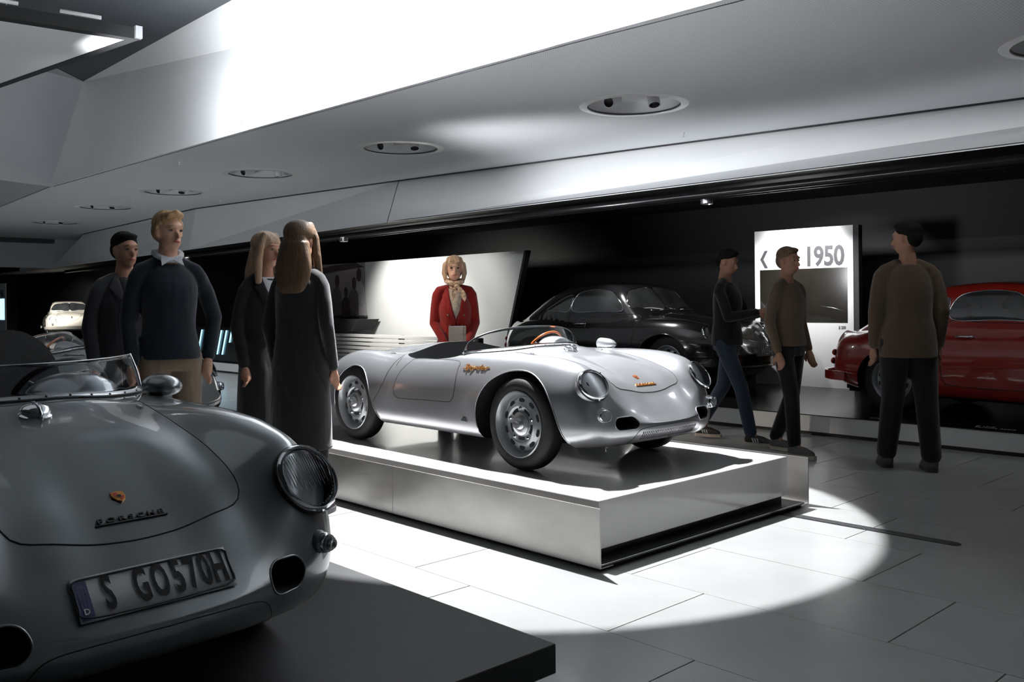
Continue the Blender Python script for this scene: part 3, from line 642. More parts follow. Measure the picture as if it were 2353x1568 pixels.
# ================================================================ the setting
def struct(o): o['kind']='structure'; return o
fl=struct(box('floor',(-4,-3,-.30),(14,48,-.012),M['joint']))
tm=None; TX,TY=.6451,1.2186; g=.0018; cnt=0
for k in range(-4,9):
    x0=2.702+TX*k; off=2.330+ .4062*k
    n0=math.floor((0-off)/TY); 
    for n in range(n0,n0+18):
        y0=off+TY*n
        if y0>19.5 or y0<-1.3 or x0>7.9: continue
        # keep the tiles the camera can see or nearly so
        D=(x0+.3)*.688+(y0+.6)*.7254; lat=(x0+.3)*.7254-(y0+.6)*.688
        if D<.6 or abs(lat)>D*.56+3.2: continue
        if tm is None:
            o=box('tile',(0,.0012,-.012),(TX-2*g+.0012,TY-2*g-.0012,0),M['tile'],fl); tm=o.data
        else:
            o=bpy.data.objects.new('tile',tm); C.objects.link(o); o.parent=fl
        o.location=(x0+g,y0+g,random.uniform(-.0004,.0)); cnt+=1
fr=box('tile_field_far',(-4,19.5,-.012),(14,48,-.0005),M['tile'],fl); fr['kind']='stuff'
fr=box('tile_field_side',(7.9,-3,-.012),(14,19.5,-.0006),M['tile'],fl); fr['kind']='stuff'
# floor channel in front of the plinth
ch=catmull([(4.895,1.90),(4.90,1.862),(4.93,1.845),(4.96,1.862),(4.965,1.90),(4.965,2.3),(4.965,2.9),(4.965,3.2),(4.895,3.2),(4.895,2.9),(4.895,2.3)],40,True)
c0=struct(prism('trim_1',[(4.89,3.2)]+[(4.93+.04*math.cos(a),1.885-.04*math.sin(a)) for a in np.linspace(PI,0,14)]+[(4.97,3.2)],-.002,.0015,M['blackmat'],None,2))
for dx in (-.012,.012): box('channel_rail',(4.93+dx-.002,1.90,.0015),(4.93+dx+.002,3.2,.003),M['satin'],c0)
# ceiling soffit with round lamp recesses
E1=[(4.83,1.0),(4.8224,3.0857),(4.727,4.405),(4.60,8.5),(4.483,14.806)]; E2=[(9.35,.2),(9.17,2.84),(8.60,7.2),(8.13,11.01),(7.54,16.53),(8.02,23.94),(8.86,26.47),(8.14,26.8),(6.6,26.8),(4.70,18.38)]
E1[0]=(4.95,-1.0); E2[0]=(9.9,-1.5)
LAMPS=[(6.70,5.39),(6.47,8.69),(6.25,11.65),(6.19,14.40),(6.19,17.38),(6.49,21.17),(7.44,1.946)]
RL=.43
bm=bmesh.new(); outer=E1[::-1]+[]; poly=[(x,y) for x,y in E1[::-1]]+[(x,y) for x,y in E2]
vs_=[bm.verts.new((x,y,3.1)) for x,y in poly]; ed=[bm.edges.new((vs_[i],vs_[(i+1)%len(vs_)])) for i in range(len(vs_))]
for (x,y) in LAMPS:
    c=[bm.verts.new((x+(RL+.07)*math.cos(2*PI*i/48),y+(RL+.07)*math.sin(2*PI*i/48),3.1)) for i in range(48)]
    ed+=[bm.edges.new((c[i],c[(i+1)%48])) for i in range(48)]
bmesh.ops.triangle_fill(bm,edges=ed,use_beauty=True)
me=bpy.data.meshes.new('ceiling'); bm.to_mesh(me); bm.free(); ceil=struct(link('ceiling',me,M['perf']))
ex=ceil.modifiers.new('s','SOLIDIFY'); ex.thickness=.04; ex.offset=1 if me.polygons[0].normal.z>0 else -1
# dark shadow joint along the far edge
for i in range(0,6): 
    a,b=E2[i],E2[i+1]; t=tube('shadow_joint',[(a[0]-.02,a[1],3.094),(b[0]-.02,b[1],3.094)],.016,M['print'],ceil,4)
for i in range(4):
    a,b=E1[i],E1[i+1]; tube('edge_bead',[(a[0]+.03,a[1],3.098),(b[0]+.03,b[1],3.098)],.004,M['print'],ceil,4)
tube('edge_bead',[(4.483,14.806,3.099),(4.70,18.38,3.099)],.005,M['print'],ceil,4)
# perforated soffit continues left past the corner
lf=pyd('ceiling_return',[(4.483,14.806,3.101),(3.0,14.25,3.101),(-3,13,3.101),(-3,26.8,3.101),(6.6,26.8,3.101),(4.70,18.38,3.101)],[(0,1,2,3,4,5)],M['wallgrey'],ceil)
# inclined bright wall above the near edge of the soffit, two boards
def quad(name,P_,m,parent=None,thick=.03):
    o=pyd(name,P_,[tuple(range(len(P_)))],m,parent); o.modifiers.new('s','SOLIDIFY').thickness=thick; o.modifiers['s'].offset=0; return o
T3=lambda y:(4.751-(14.13-y)*.0128,y,4.6)
w1=struct(quad('wall_right',[(4.483,14.806,3.1),(4.600,8.5,3.1),(4.727,4.405,3.1),(4.8224,3.0857,3.1),(4.95,-1,3.1),(T3(-1.6)),(T3(14.13))],M['wallwhite']))
tube('board_joint',[(4.585,8.98,3.1),(4.64,8.60,4.6)],.003,M['wallgrey'],w1,4)
w2=struct(quad('wall_left',[(4.483,14.806,3.1),(3.698,14.449,3.1),(-3,12.2,3.1),(-3,10.6,4.6),(4.23,13.6,4.6),(4.751,14.13,4.6)],M['wallgrey'])); w2.data.materials[0]=M['wallgrey']
tube('corner_joint',[(4.48,14.79,3.1),(4.745,14.12,4.6)],.004,M['print'],w2,4)
w3=struct(box('ceiling_void',(-3.5,-3,4.6),(5.2,15,4.7),M['ceildark']))
struct(box('wall_back',(-3.6,-3,-.0),(-3.5,27,4.7),M['blackmat'])); struct(box('wall_front',(-3.5,-3.1,0),(14,-3.0,4.7),M['wallgrey']))
# fascia above the display platform
fb_=[(8,-3),(8,26.47)]
F0=[(10.05,-3.0,3.1),(9.17,2.84,3.1),(8.60,7.2,3.1),(8.16,10.99,3.1)]
fa=struct(quad('trim_2',[(8,-3,2.52),(8,11.083,2.478)]+[F0[3],F0[2],F0[1],F0[0]],M['wallwhite'],None,.008))
fa2=struct(quad('trim_3',[(8,11.083,2.478),(8,17.9,2.401),(8,26.465,2.317),(8.86,26.47,3.1),(8.02,23.94,3.1),(7.54,16.53,3.1),(8.15,10.99,3.1)],M['wallwhite'],None,.008))
tube('board_joint',[(7.985,11.083,2.478),(8.14,10.99,3.1)],.004,M['print'],fa2,4)
fa3=struct(quad('trim_4',[(8,26.465,2.317),(6.75,26.47,2.33),(-3,26.47,2.33),(-3,26.47,3.3),(8.86,26.47,3.29)],M['wallgrey'],None,.04))
struct(box('trim_5',(6.0,26.30,2.98),(8.02,26.44,3.08),M['print']))
# recess behind the fascia: black ceiling with rails, back wall, end wall
rc=struct(pyd('ceiling_recess',[(8.01,-3,2.535),(8.01,11.08,2.495),(8.01,17.9,2.42),(8.01,26.47,2.335),(8.01,47,2.335),(12.3,47,2.6),(12.3,-3,2.7),(12.3,11,2.7)],[(0,1,7,6),(1,2,3,7),(3,4,5,7)],M['blackmat']))
for x,z in ((8.22,2.40),(8.75,2.45)):
    tube('service_rail',[(x,-3,z+.03),(x,11,z-.01),(x,17.9,z-.09),(x,26,z-.18)],.05,M['blackgloss'],rc,4)
struct(box('wall_far_right',(11.9,-3,0),(12.0,47,2.75),M['blackmat'])); struct(box('wall_far',(-3.6,44,0),(12,44.1,3.4),M['blackmat']))
for i,(x,y) in enumerate(((8.22,12.6),(8.22,15.2),(8.22,18.5),(8.75,6.0))):
    t=empty('downlight',(x,y,(2.34,2.28,2.25,2.42)[i]),0,['black downlight on the rail above the photo print','black downlight on the rail above the two walking women','black downlight on the rail far to the left','black downlight on the rail above the year sign'][i],'lamp','downlights on the black rails')
    lathe('housing',[(.07,0),(.07,-.05),(.06,-.055),(.055,-.02)],M['satin'],t,20,'z'); lathe('lens',[(.055,-.022),(.001,-.022)],M['lamp_on'] if i<3 else M['lens'],t,20,'z')
# recessed ceiling lamps
LN=['largest round recess above the silver racer','round recess with two lamp cans, second nearest','thin-looking round recess, third along the ceiling','round recess, fourth along the ceiling, above the blond man','round recess, fifth along the ceiling, above the dark-coated man','farthest round recess by the ceiling corner','round recess cut off by the right edge of the picture']
for i,(x,y) in enumerate(LAMPS):
    L_=empty('recessed_spotlight',(x,y,3.1),-.75,LN[i]+', white ceiling spotlight','lamp','round spotlight recesses in the ceiling')
    lathe('trim_ring',[(RL,.0),(RL+.004,-.010),(RL+.075,-.004),(RL+.08,.002)],M['white'],L_,64,'z')
    lathe('recess_wall',[(RL,.0),(RL,.12)],M['wallwhite'],L_,64,'z')
    lathe('recess_lid',[(RL,.12),(.001,.122)],M['wallwhite'],L_,64,'z'); lathe('recess_line',[(RL+.001,-.003),(RL-.006,-.001),(RL-.006,.01)],M['print'],L_,64,'z')
    def can(px,py,dirv,name='lamp_can'):
        n=Vector(dirv).normalized(); c=lathe(name,[(.001,-.10),(.05,-.10),(.055,-.09),(.055,.09),(.052,.092),(.048,.088),(.046,.03),(.001,.02)],M['wallwhite'],L_,28,'z'); frame(c,(px,py,.055),(0,1,0) if abs(n.y)<.9 else (1,0,0),n)
        lathe('can_throat',[(.0475,.086),(.045,.04),(.001,.035)],M['print'],c,28,'z'); tube('can_arm',[(0,0,-.1),(0,0,-.12)],.012,M['satin'],c,8)
    # towards the camera-left and down
    d=Vector((-.45,.78,-.42)); can(-.19,.05,Matrix.Rotation(.75,3,'Z')@Vector((-.88,-.20,-.30)))
    if i!=2: can(.17,-.08,Matrix.Rotation(.75,3,'Z')@Vector((-.25,-.35,-.9)))
    else: can(.24,.02,(0,0,-1))
SP=[(8.22,5.93),(7.79,9.32),(4.94,11.3),(6.47,10.37),(6.32,13.3),(7.55,12.38),(6.14,15.95),(7.29,15.04)]
SL=['above the black coupe','beside the second recess','near the bright wall edge','between the second and third recess','above the blond man','right of the fourth recess','beyond the fourth recess','close to the fascia at left']
for i,(x,y) in enumerate(SP):
    t=empty('sprinkler',(x,y,3.1),0,'tiny white ceiling sprinkler '+SL[i],'sprinkler','sprinklers on the ceiling')
    lathe('sprinkler_body',[(.018,0),(.016,-.008),(.006,-.012),(.006,-.04),(.001,-.042)],M['wallwhite'],t,12,'z'); lathe('deflector',[(.001,-.040),(.016,-.042),(.016,-.046),(.001,-.046)],M['satin'],t,12,'z')
# hanging light panel at top left
hp=empty('hanging_panel',(2,9,3.7),0,'large pale hanging ceiling panel with black frame, upper left','panel')
A_=[(3.19,8.44),(2.18,8.56),(-3,9.1),(-3,15.5),(2.80,11.1)]
pz=prism('panel_board',[(x-2,y-9) for x,y in A_],.0,.03,M['wallwhite'],hp,2)
Fo=[(3.29,8.33),(2.10,8.44),(-3,8.95),(-3,15.7),(2.86,11.25)]
n=len(A_); fv=[];ff=[]
for (p,q) in zip(A_,Fo): fv+=[(p[0]-2,p[1]-9,-.004),(q[0]-2,q[1]-9,-.004),(q[0]-2,q[1]-9,.10)]
for i in range(n):
    j=(i+1)%n; ff+=[(3*i,3*i+1,3*j+1,3*j),(3*i+1,3*i+2,3*j+2,3*j+1)]
pyd('panel_frame',fv,ff,M['blackmat'],hp)
for a,b in (((1.75,8.455),(2.30,8.40)),((2.62,8.37),(2.95,8.335))): tube('edge_tube',[(a[0]-2,a[1]-9,.125),(b[0]-2,b[1]-9,.125)],.018,M['wallwhite'],hp,8)
box('corner_clip',(1.24,-.70,.0),(1.30,-.64,.11),M['satin'],hp)
for x,y in ((0.5,.5),(-2,1.5)): tube('suspension_wire',[(x,y,.03),(x,y,.9)],.004,M['satin'],hp,6)
# ================================================================ plinth of the silver racer
PX0,PX1,PY0,PY1=3.351,5.112,2.9376,6.26
pl=empty('plinth',(PX0,PY0,0),0,'low white display plinth with brushed steel side panels','plinth')
X1=PX1-PX0; Y1=PY1-PY0
box('plinth_block',(0,0,.075),(X1,Y1,.3096),M['plinthtop'],pl,.002)
box('plinth_base',(-.06,-.06,0),(X1+.06,Y1,.028),M['blackmat'],pl)
box('plinth_tray',(-.085,-.0918,.028),(X1+.04,.25,.036),M['blackgloss'],pl); box('tray_lip',(-.085,-.0918,.036),(X1+.04,-.088,.0375),M['satin'],pl)
box('plinth_skirt',(.02,.03,.036),(X1-.02,Y1-.02,.075),M['print'],pl)
for nm,xa in (('side_panel',-.0955),('side_panel',X1+.0885)):
    for ya,yb in ((-.0918,1.55),(1.552,3.15),(3.152,Y1+.05)): box(nm,(xa,ya,.020),(xa+.007,yb,.3023),M['steel'],pl,.001)
    box('panel_flange',(min(xa,0)+.001 if xa<0 else X1-.0,-.09,.018),(0 if xa<0 else xa,Y1,.0225),M['steel'],pl)
# black platform of the grey car
bp_=empty('display_platform',(2.196,2.119,0),0,'low black display platform under the grey racer','platform')
box('platform_top',(-4.4,0,.043),(0,3.1,.141),M['blackmat'],bp_,.002); box('platform_foot',(-4.3,.08,0),(-.08,3.0,.043),M['print'],bp_)
# long wall platform
wp=empty('display_platform',(7.96,-3,0),0,'long wall platform with white front and glossy black deck','platform')
yy=0; ys=[.05,3.4,6.2,9.5,12.7,15.9,19.1,22.3,25.5,29]
for a,b in zip(ys[:-1],ys[1:]): box('front_panel',(0,a+.002,.035),(.02,b-.002,.186),M['white'],wp)
box('front_panel',(0,29,.035),(.02,46.9,.186),M['white'],wp)
box('kick_strip',(.03,.05,0),(.06,46.9,.05),M['print'],wp); box('deck',(-.004,.05,.1865),(3.9,46.9,.194),M['blackgloss'],wp); box('deck_core',(.06,.05,0),(3.88,46.9,.186),M['print'],wp)
# printed captions on the deck
for s,x,y,sz in (('Porsche 356/2',8.10,2.95,.055),('D 1948',8.17,3.05,.05),('Coupe',8.10,3.95,.05)):
    t=textmesh('deck_caption',s,sz,M['ink'],None,.0003,0,1,1); t.matrix_world=Matrix.Translation((x-.0,y-.2,.1945))@Matrix.Rotation(-PI/2,4,'Z')
    t.parent=wp; t.matrix_parent_inverse=Matrix.Translation((-7.96,3,0))
# ================================================================ year sign, picture wall, louvres, light display
sg=empty('year_sign',(10.5,5.132,.1945),0,'tall white backlit sign reading 1950 between the coupes','sign')
box('sign_case',(0.004,-.065,.0),(.10,1.336,1.968),M['grey_trim'],sg)
box('sign_face',(-.004,0,.0),(.004,1.334,1.968),M['signface'],sg)
box('sign_screen',(-.008,.075,.795),(-.004,1.258,1.465),M['screen'],sg,.0)
def onsign(s,y,z,size,xs=1,off=0):
    t=textmesh('sign_lettering',s,size,M['print'],sg,.0006,off,.96,xs); t.matrix_local=Matrix.Translation((-.0055,y,z))@Matrix(((0,0,-1),(-1,0,0),(0,1,0))).to_4x4(); return t
onsign('1950',.375,1.600,.335,.82,.010)
cv=[(-.05,0),(.01,.105),(.055,.105),(-.005,0),(.055,-.105),(.01,-.105)]
c_=pyd('sign_chevron',[(-.006,1.20-a*1.08,1.600+b*1.08) for a,b in cv],[(0,1,2,3),(0,3,4,5)],M['print'],sg)
onsign('$ 200',.145,.735,.052,.8,.0015)
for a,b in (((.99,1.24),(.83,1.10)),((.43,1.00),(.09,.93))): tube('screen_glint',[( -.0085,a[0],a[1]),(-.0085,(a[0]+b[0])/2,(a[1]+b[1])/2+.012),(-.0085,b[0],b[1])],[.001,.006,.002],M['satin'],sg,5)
sg2=empty('year_sign',(8.05,31.0,.1945),0,'distant white sign cut off by the left picture edge','sign')
box('sign_face',(0,0,0),(.03,1.25,1.82),M['signface'],sg2); box('sign_screen',(-.004,.10,.70),(-.0,1.15,1.35),M['tube'],sg2)
t=textmesh('sign_lettering','1960',.30,M['print'],sg2,.0006,.01,.96,.8); t.matrix_local=Matrix.Translation((-.002,.42,1.50))@Matrix(((0,0,-1),(-1,0,0),(0,1,0))).to_4x4()
pw=empty('picture_wall',(10.2,14.9,.1945),0,'light grey leaning picture wall behind the woman in red','panel')
pts=[(-4.449,1.908),(-3.86,.0),(4.4,0),(4.4,1.90),(.0,1.89)]
prism('wall_board',pts,-.002,.08,M['wallwhite'],pw,0)
prism('board_edge',[(-4.449,1.908),(-3.86,0),(-3.90,0),(-4.50,1.908)],-.004,.10,M['grey_trim'],pw,0)
# large sepia photograph (flat print)
ph=empty('photo_print',(10.19,14.88,.1945),0,'large sepia photo print of people in white shirts','picture')
def flat(name,P_,x,m): return pyd(name,[(x,a,b) for a,b in P_],[tuple(range(len(P_)))],m,ph)
M['sepia']=noisy(mat('sepia_sky',(.36,.31,.33),.5),2,.1); M['sepia_d']=noisy(mat('sepia_dark',(.085,.06,.055),.5),8,.3); M['sepia_m']=noisy(mat('sepia_mid',(.19,.155,.15),.5),8,.25); M['sepia_w']=noisy(mat('sepia_white',(.55,.53,.55),.5),8,.12)
flat('print_sheet',[(0,.66),(4.0,.66),(4.0,1.89),(0,1.89)],-.006,M['sepia'])
flat('print_beam',[(0.02,1.80),(1.0,1.74),(2.4,1.62),(4.0,1.6),(4.0,1.75),(2.4,1.76),(1.0,1.87),(.3,1.89)],-.0075,M['sepia_d'])
def fig(y,z,s,head,shirt,lean=0):
    flat('printed_torso',[(y-.16*s+lean,z-.20*s),(y-.22*s,z-.8*s),(y+.24*s,z-.8*s),(y+.20*s+lean,z-.22*s),(y+.08*s+lean,z-.10*s),(y-.06*s+lean,z-.10*s)],-.009-.0004*fig.k,shirt)
    flat('printed_head',[(y+lean*1.3+.085*s*math.cos(2*PI*i/14),z+.02*s+.13*s*math.sin(2*PI*i/14)) for i in range(14)],-.0105-.0004*fig.k,head); fig.k+=1
fig.k=0
fig(.16,1.63,1.05,M['sepia_d'],M['sepia_w'],.03); fig(.42,1.47,.95,M['sepia_d'],M['sepia_m'],-.04); fig(.66,1.30,.80,M['sepia_d'],M['sepia_d']); fig(1.05,1.52,1.0,M['sepia_d'],M['sepia_m'],-.06); fig(1.45,1.45,1.0,M['sepia_w'],M['sepia_w']); fig(2.1,1.5,1.1,M['sepia_d'],M['sepia_d']); fig(2.8,1.45,1.1,M['sepia_d'],M['sepia_w'])
sh_=empty('display_shelf',(10.19,14.9,.75),0,'dark slanted display shelf below the photo print','shelf')
prism('shelf_front',[(-.55,.235),(1.7,.225),(1.7,-.04),(-.15,.02),(-.33,.02)],-.55,-.05,M['grey_trim'],sh_,0)
box('shelf_lip',(-.08,-.12,.27),(-.02,1.7,.30),M['print'],sh_)
lv=empty('louvre_bench',(9.60,15.0,.1945),0,'white slatted bench below the picture wall','bench')
for i in range(7): box('slat',(0,-4.0,.52-.075*i-.055),(.10,.2,.52-.075*i),M['white'],lv,.004)
for y in (-4.0,-1.9,.18): box('bench_post',(.08,y-.02,0),(.18,y+.02,.52),M['print'],lv)
ld=empty('light_display',(8.05,17.3,.1945),0,'black display box with slanting blue light tubes','display')
box('display_box',(0,-1.9,0),(1.2,.35,.66),M['blackgloss'],ld,.01)
for i in range(8):
    y=.10-.21*i; L_=.46 if i<6 else .22
    tube('light_tube',[(-.015,y,.60),(-.015,y+.19*(L_/.46),.60-L_)],.013,M['tube'],ld,8)
# ================================================================ cars
build550('a',(4.242,3.779,.3096),-PI/2-.02,1,'silver','main','silver open racing car with gold script on the white plinth',None)
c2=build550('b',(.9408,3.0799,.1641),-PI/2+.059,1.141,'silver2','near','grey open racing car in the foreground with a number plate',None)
number_plate(c2,bvh550)
build356((9.0,1.73,.1945),-PI/2-.136,.96,'red','red fastback coupe at the right edge of the picture',None)
build356((9.545,6.6,.1945),-PI/2,1.035,'black','glossy black coupe with a yellow sticker behind the plinth',None,plate='W21-361')
build356((10.9,34.0,.1945),-PI/2-.25,1.0,'beige','small distant beige coupe at the left, end of the hall',None)
# race car behind the grey one, side on
bp3=empty('display_platform',(2.96,7.86,0),-PI/2+.86,'low black display platform under the race car with red straps','platform')
box('platform_top',(-3.2,-.85,.043),(.85,.85,.141),M['blackmat'],bp3,.002); box('platform_foot',(-3.1,-.8,0),(.8,.8,.043),M['print'],bp3)
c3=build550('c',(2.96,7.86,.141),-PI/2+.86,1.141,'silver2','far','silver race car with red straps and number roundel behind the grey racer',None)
l,nn=hit(bvh550,(-.95,-3,.50),(0,1,0))
rd=lathe('race_number_disc',[(.001,0),(.15,0)],M['ink'],c3,40,'z'); frame(rd,l+nn*.006,(1,0,0),nn)
t=textmesh('race_number','2',.22,M['seat_red'],rd,.001,.004); t.location=(0,0,.002)
l,nn=hit(bvh550,(-.80,-3,.60),(0,1,0)); h_=tube('door_handle',[(-.05,0,0),(-.03,-.02,0),(.03,-.02,0),(.05,0,0)],.006,M['chrome'],c3,8); h_.location=l
for x in (-.72,-1.02):
    tube('harness_strap',[(x,-.30,.30),(x,-.44,.62),(x,-.52,.668),(x,-.60,.60)],.022,M['seat_red'],c3,6)
box('harness_buckle',(-.745,-.56,.655),(-.695,-.50,.672),M['satin'],c3,.003)
# red racer on the display box
c4=build550('d',(8.68,16.3,.855),-PI/2-.75,.62,'red','far','small red race car on the black display box behind the men',None)
# ================================================================ people
def remeshed(name,prims,m,parent,voxel=.010,smooth=4,flat=None):
    bm=bmesh.new()
    def sph(c,r,rot=None):
        g=bmesh.ops.create_icosphere(bm,subdivisions=3,radius=1)['verts']; Mx=Matrix.Translation(c)@(rot.to_4x4() if rot else Matrix())@Matrix.Diagonal((*r,1))
        bmesh.ops.transform(bm,matrix=Mx,verts=g)
    def cone(a,b,ra,rb,fx=1):
        a=Vector(a);b=Vector(b);d=b-a
        if d.length<1e-5: return
        g=bmesh.ops.create_cone(bm,cap_ends=True,segments=20,radius1=ra,radius2=rb,depth=d.length)['verts']
        bmesh.ops.transform(bm,matrix=Matrix.Translation((a+b)/2)@d.to_track_quat('Z','Y').to_matrix().to_4x4(),verts=g)
    for p in prims:
        if p[0]=='e': sph(p[1],p[2],p[3] if len(p)>3 else None)
        elif p[0]=='c':
            P_,r=p[1],p[2]
            for i in range(len(P_)):
                sph(P_[i],(r[i],)*3)
                if i: cone(P_[i-1],P_[i],r[i-1],r[i])
        elif p[0]=='l': # loft of ellipses (z,cx,cy,rx,ry)
            n=28; K=catmull(p[1],max(8,len(p[1])*4)); vs_=[]
            for z,cx,cy,rx,ry in K:
                vs_.append([bm.verts.new((cx+rx*math.copysign(abs(math.cos(2*PI*i/n))**.9,math.cos(2*PI*i/n)),cy+ry*math.copysign(abs(math.sin(2*PI*i/n))**.9,math.sin(2*PI*i/n)),z)) for i in range(n)])
            for a,b in zip(vs_[:-1],vs_[1:]):
                for i in range(n): bm.faces.new((a[i],a[(i+1)%n],b[(i+1)%n],b[i]))
            bm.faces.new(vs_[0][::-1]); bm.faces.new(vs_[-1])
    bmesh.ops.recalc_face_normals(bm,faces=bm.faces)
    me=bpy.data.meshes.new(name); bm.to_mesh(me); bm.free(); o=bpy.data.objects.new(name,me); C.objects.link(o)
    r=o.modifiers.new('r','REMESH'); r.mode='VOXEL'; r.voxel_size=voxel
    s=o.modifiers.new('s','SMOOTH'); s.factor=.5; s.iterations=smooth
    dg=bpy.context.evaluated_depsgraph_get(); nm=bpy.data.meshes.new_from_object(o.evaluated_get(dg)); bpy.data.objects.remove(o); nm.name=name
    return link(name,nm,m,parent,True)
def cloth(name,col,sc=300,b=.25,rough=.9,stretch=(1,1,1)):
    m=noisy(mat(name,col,rough,0,sheen=.3,spec=.2),sc,.25,b,sc,stretch=stretch); nt=m.node_tree; P_=nt.nodes['Principled BSDF']; old=P_.inputs['Normal'].links[0].from_node
    tc=nt.nodes.new('ShaderNodeTexCoord'); mp=nt.nodes.new('ShaderNodeMapping'); mp.inputs['Scale'].default_value=(1,1,.42); mp.inputs['Rotation'].default_value=(.25,.2,0); n=nt.nodes.new('ShaderNodeTexNoise'); n.inputs['Scale'].default_value=8; n.inputs['Detail'].default_value=1; n.inputs['Distortion'].default_value=.6
    nt.links.new(tc.outputs['Object'],mp.inputs[0]); nt.links.new(mp.outputs[0],n.inputs['Vector']); bp=nt.nodes.new('ShaderNodeBump'); bp.inputs['Strength'].default_value=.55; bp.inputs['Distance'].default_value=.035
    nt.links.new(n.outputs['Fac'],bp.inputs['Height']); nt.links.new(old.outputs[0],bp.inputs['Normal']); nt.links.new(bp.outputs[0],P_.inputs['Normal']); return m
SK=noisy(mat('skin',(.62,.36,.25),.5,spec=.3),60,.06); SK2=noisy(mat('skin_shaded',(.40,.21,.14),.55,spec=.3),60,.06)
LIP=noisy(mat('lips',(.50,.10,.09),.4),40,.1); EYEW=mat('eye_white',(.42,.36,.33),.3); EYED=mat('eye_dark',(.04,.03,.025),.3); BROW=noisy(mat('brow',(.16,.09,.05),.8),90,.2)
def hand(w,d,side,curl=.5,s=1):
    """prims of a hand at wrist w pointing along d; side=+1 left"""
    w=Vector(w); d=Vector(d).normalized(); x=Vector((1,0,0)) if abs(d.x)<.8 else Vector((0,0,1)); n=(x-d*x.dot(d)).normalized(); a=d.cross(n)  # a: across palm
    P=[('c',[w,w+d*.045*s,w+d*.085*s],[.022*s,.030*s,.032*s])]
    for k,(off,L) in enumerate(((-.026,.062),(-.009,.074),(.009,.070),(.026,.056))):
        r0=w+d*.085*s+n*off*s; f1=r0+d*L*.45*s-a*side*.006; bend=(d*(1-curl)-a*side*curl).normalized(); f2=f1+bend*L*.32*s; f3=f2+(bend*.6-a*side*.5*curl).normalized()*L*.25*s
        P.append(('c',[w+d*.06*s+n*off*.9*s,r0,f1,f2,f3],[.010*s,.0098*s,.009*s,.0082*s,.0072*s]))
    t0=w+d*.025*s+n*-.024*s; P.append(('c',[t0,t0+(d*.5-n*.7).normalized()*.04*s,t0+(d*.5-n*.7).normalized()*.04*s+(d*.9-a*side*.3).normalized()*.034*s],[.013*s,.011*s,.009*s]))
    return P
def person(loc,rz,Hh,label,o_):
    g=o_.get; k=Hh/1.75; fem=g('fem',False)
    root=empty('person',loc,rz,label,'person'); root.scale=(k,)*3
    sw=.135 if fem else .160
    J={}
    for s_,n_ in ((1,'L'),(-1,'R')):
        J['hip'+n_]=Vector((0,s_*.09,.92)); J['knee'+n_]=Vector((.02,s_*.10,.50)); J['ank'+n_]=Vector((-.01,s_*.11,.085))
        J['sh'+n_]=Vector((0,s_*sw,1.415)); J['el'+n_]=Vector((-.03,s_*(sw+.062),1.13)); J['wr'+n_]=Vector((.05,s_*(sw+.055),.88))
    if g('hero'): J['shL']=Vector((0,.150,1.435)); J['shR']=Vector((0,-.150,1.435))
    for n_,v in g('pose',{}).items(): J[n_]=Vector(v)
    skin=g('skin',SK); head=Vector(g('head',(0.01,0,1.635)))
    ht=g('turn',0); HR=Matrix.Rotation(ht,3,'Z')@Matrix.Rotation(g('nod',0),3,'Y')
    def hp(x,y,z): return head+HR@Vector((x,y,z))
    B=[('e',hp(-.008,0,.022),(.092,.074,.098),HR),('e',hp(.018,0,-.045),(.066,.056,.066),HR),('e',hp(.046,0,-.083),(.024,.026,.022),HR),
       ('c',[hp(.080,0,.012),hp(.098,0,-.018),hp(.104,0,-.030)],[.009,.011,.012]),('e',hp(.072,0,.035),(.024,.052,.016),HR),
       ('e',hp(.072,0,-.055),(.020,.030,.016),HR),('e',hp(0,.077,-.002),(.018,.010,.030),HR),('e',hp(0,-.077,-.002),(.018,.010,.030),HR),
       ('c',[head+Vector((-.015,0,-.06)),Vector((-.015,0,1.50)),Vector((-.01,0,1.42))],[.050,.052 if fem else .058,.07]),
       ('l',[(.86,0,0,.09,.13),(.98,0,0,.095,.14),(1.10,.0,0,.082,.115),(1.25,.005,0,.092,.12),(1.36,0,0,.080,.11),(1.44,-.01,0,.05,.06)])]
    for n_ in 'LR':
        B+=[('c',[J['hip'+n_],J['knee'+n_],J['ank'+n_]],[.070,.048,.035]),('c',[J['sh'+n_],J['el'+n_],J['wr'+n_]],[.032,.030,.023])]
        sd=1 if n_=='L' else -1
        B+=hand(J['wr'+n_],g('hd'+n_,J['wr'+n_]-J['el'+n_]),sd,g('curl',.45),.95 if fem else 1.05)
        a=J['ank'+n_]; B.append(('c',[a,a+Vector((.10,0,-.05))],[.035,.028]))
    remeshed('body',B,skin,root,.0065 if g('hero') else .009,2)
    # face
    e_=.0
    for s_ in (1,-1):
        q=pyd  # eyes
        w_=lathe('eye',[(.001,-.0125),(.008,-.0095),(.0125,0),(.008,.0095),(.001,.0125)],EYEW,root,14,'z'); w_.matrix_local=Matrix.Translation(hp(.068,s_*.031,.012))@HR.to_4x4()
        i_=lathe('iris',[(.001,.0),(.0078,-.0006),(.0082,-.003)],EYED,w_,12,'x'); i_.location=(.0138,0,0)
        tube('eyelid',[hp(.079,s_*.018,.010),hp(.0845,s_*.027,.0185),hp(.083,s_*.037,.0185),hp(.074,s_*.046,.012)],.0022,EYED if g('hero') else skin,root,6)
        tube('eyebrow',[hp(.088,s_*.015,.033),hp(.089,s_*.030,.038),hp(.078,s_*.048,.032)],[.003,.0036,.0018],g('brow',BROW),root,6)
    tube('lips',[hp(.083,-.022,-.056),hp(.092,-.010,-.0545),hp(.0945,0,-.056),hp(.092,.010,-.0545),hp(.083,.022,-.056)],[.0022,.0052,.0056,.0052,.0022],g('lip',LIP),root,8)
    # hair
    hm=g('hair'); hs=g('hairstyle','short')
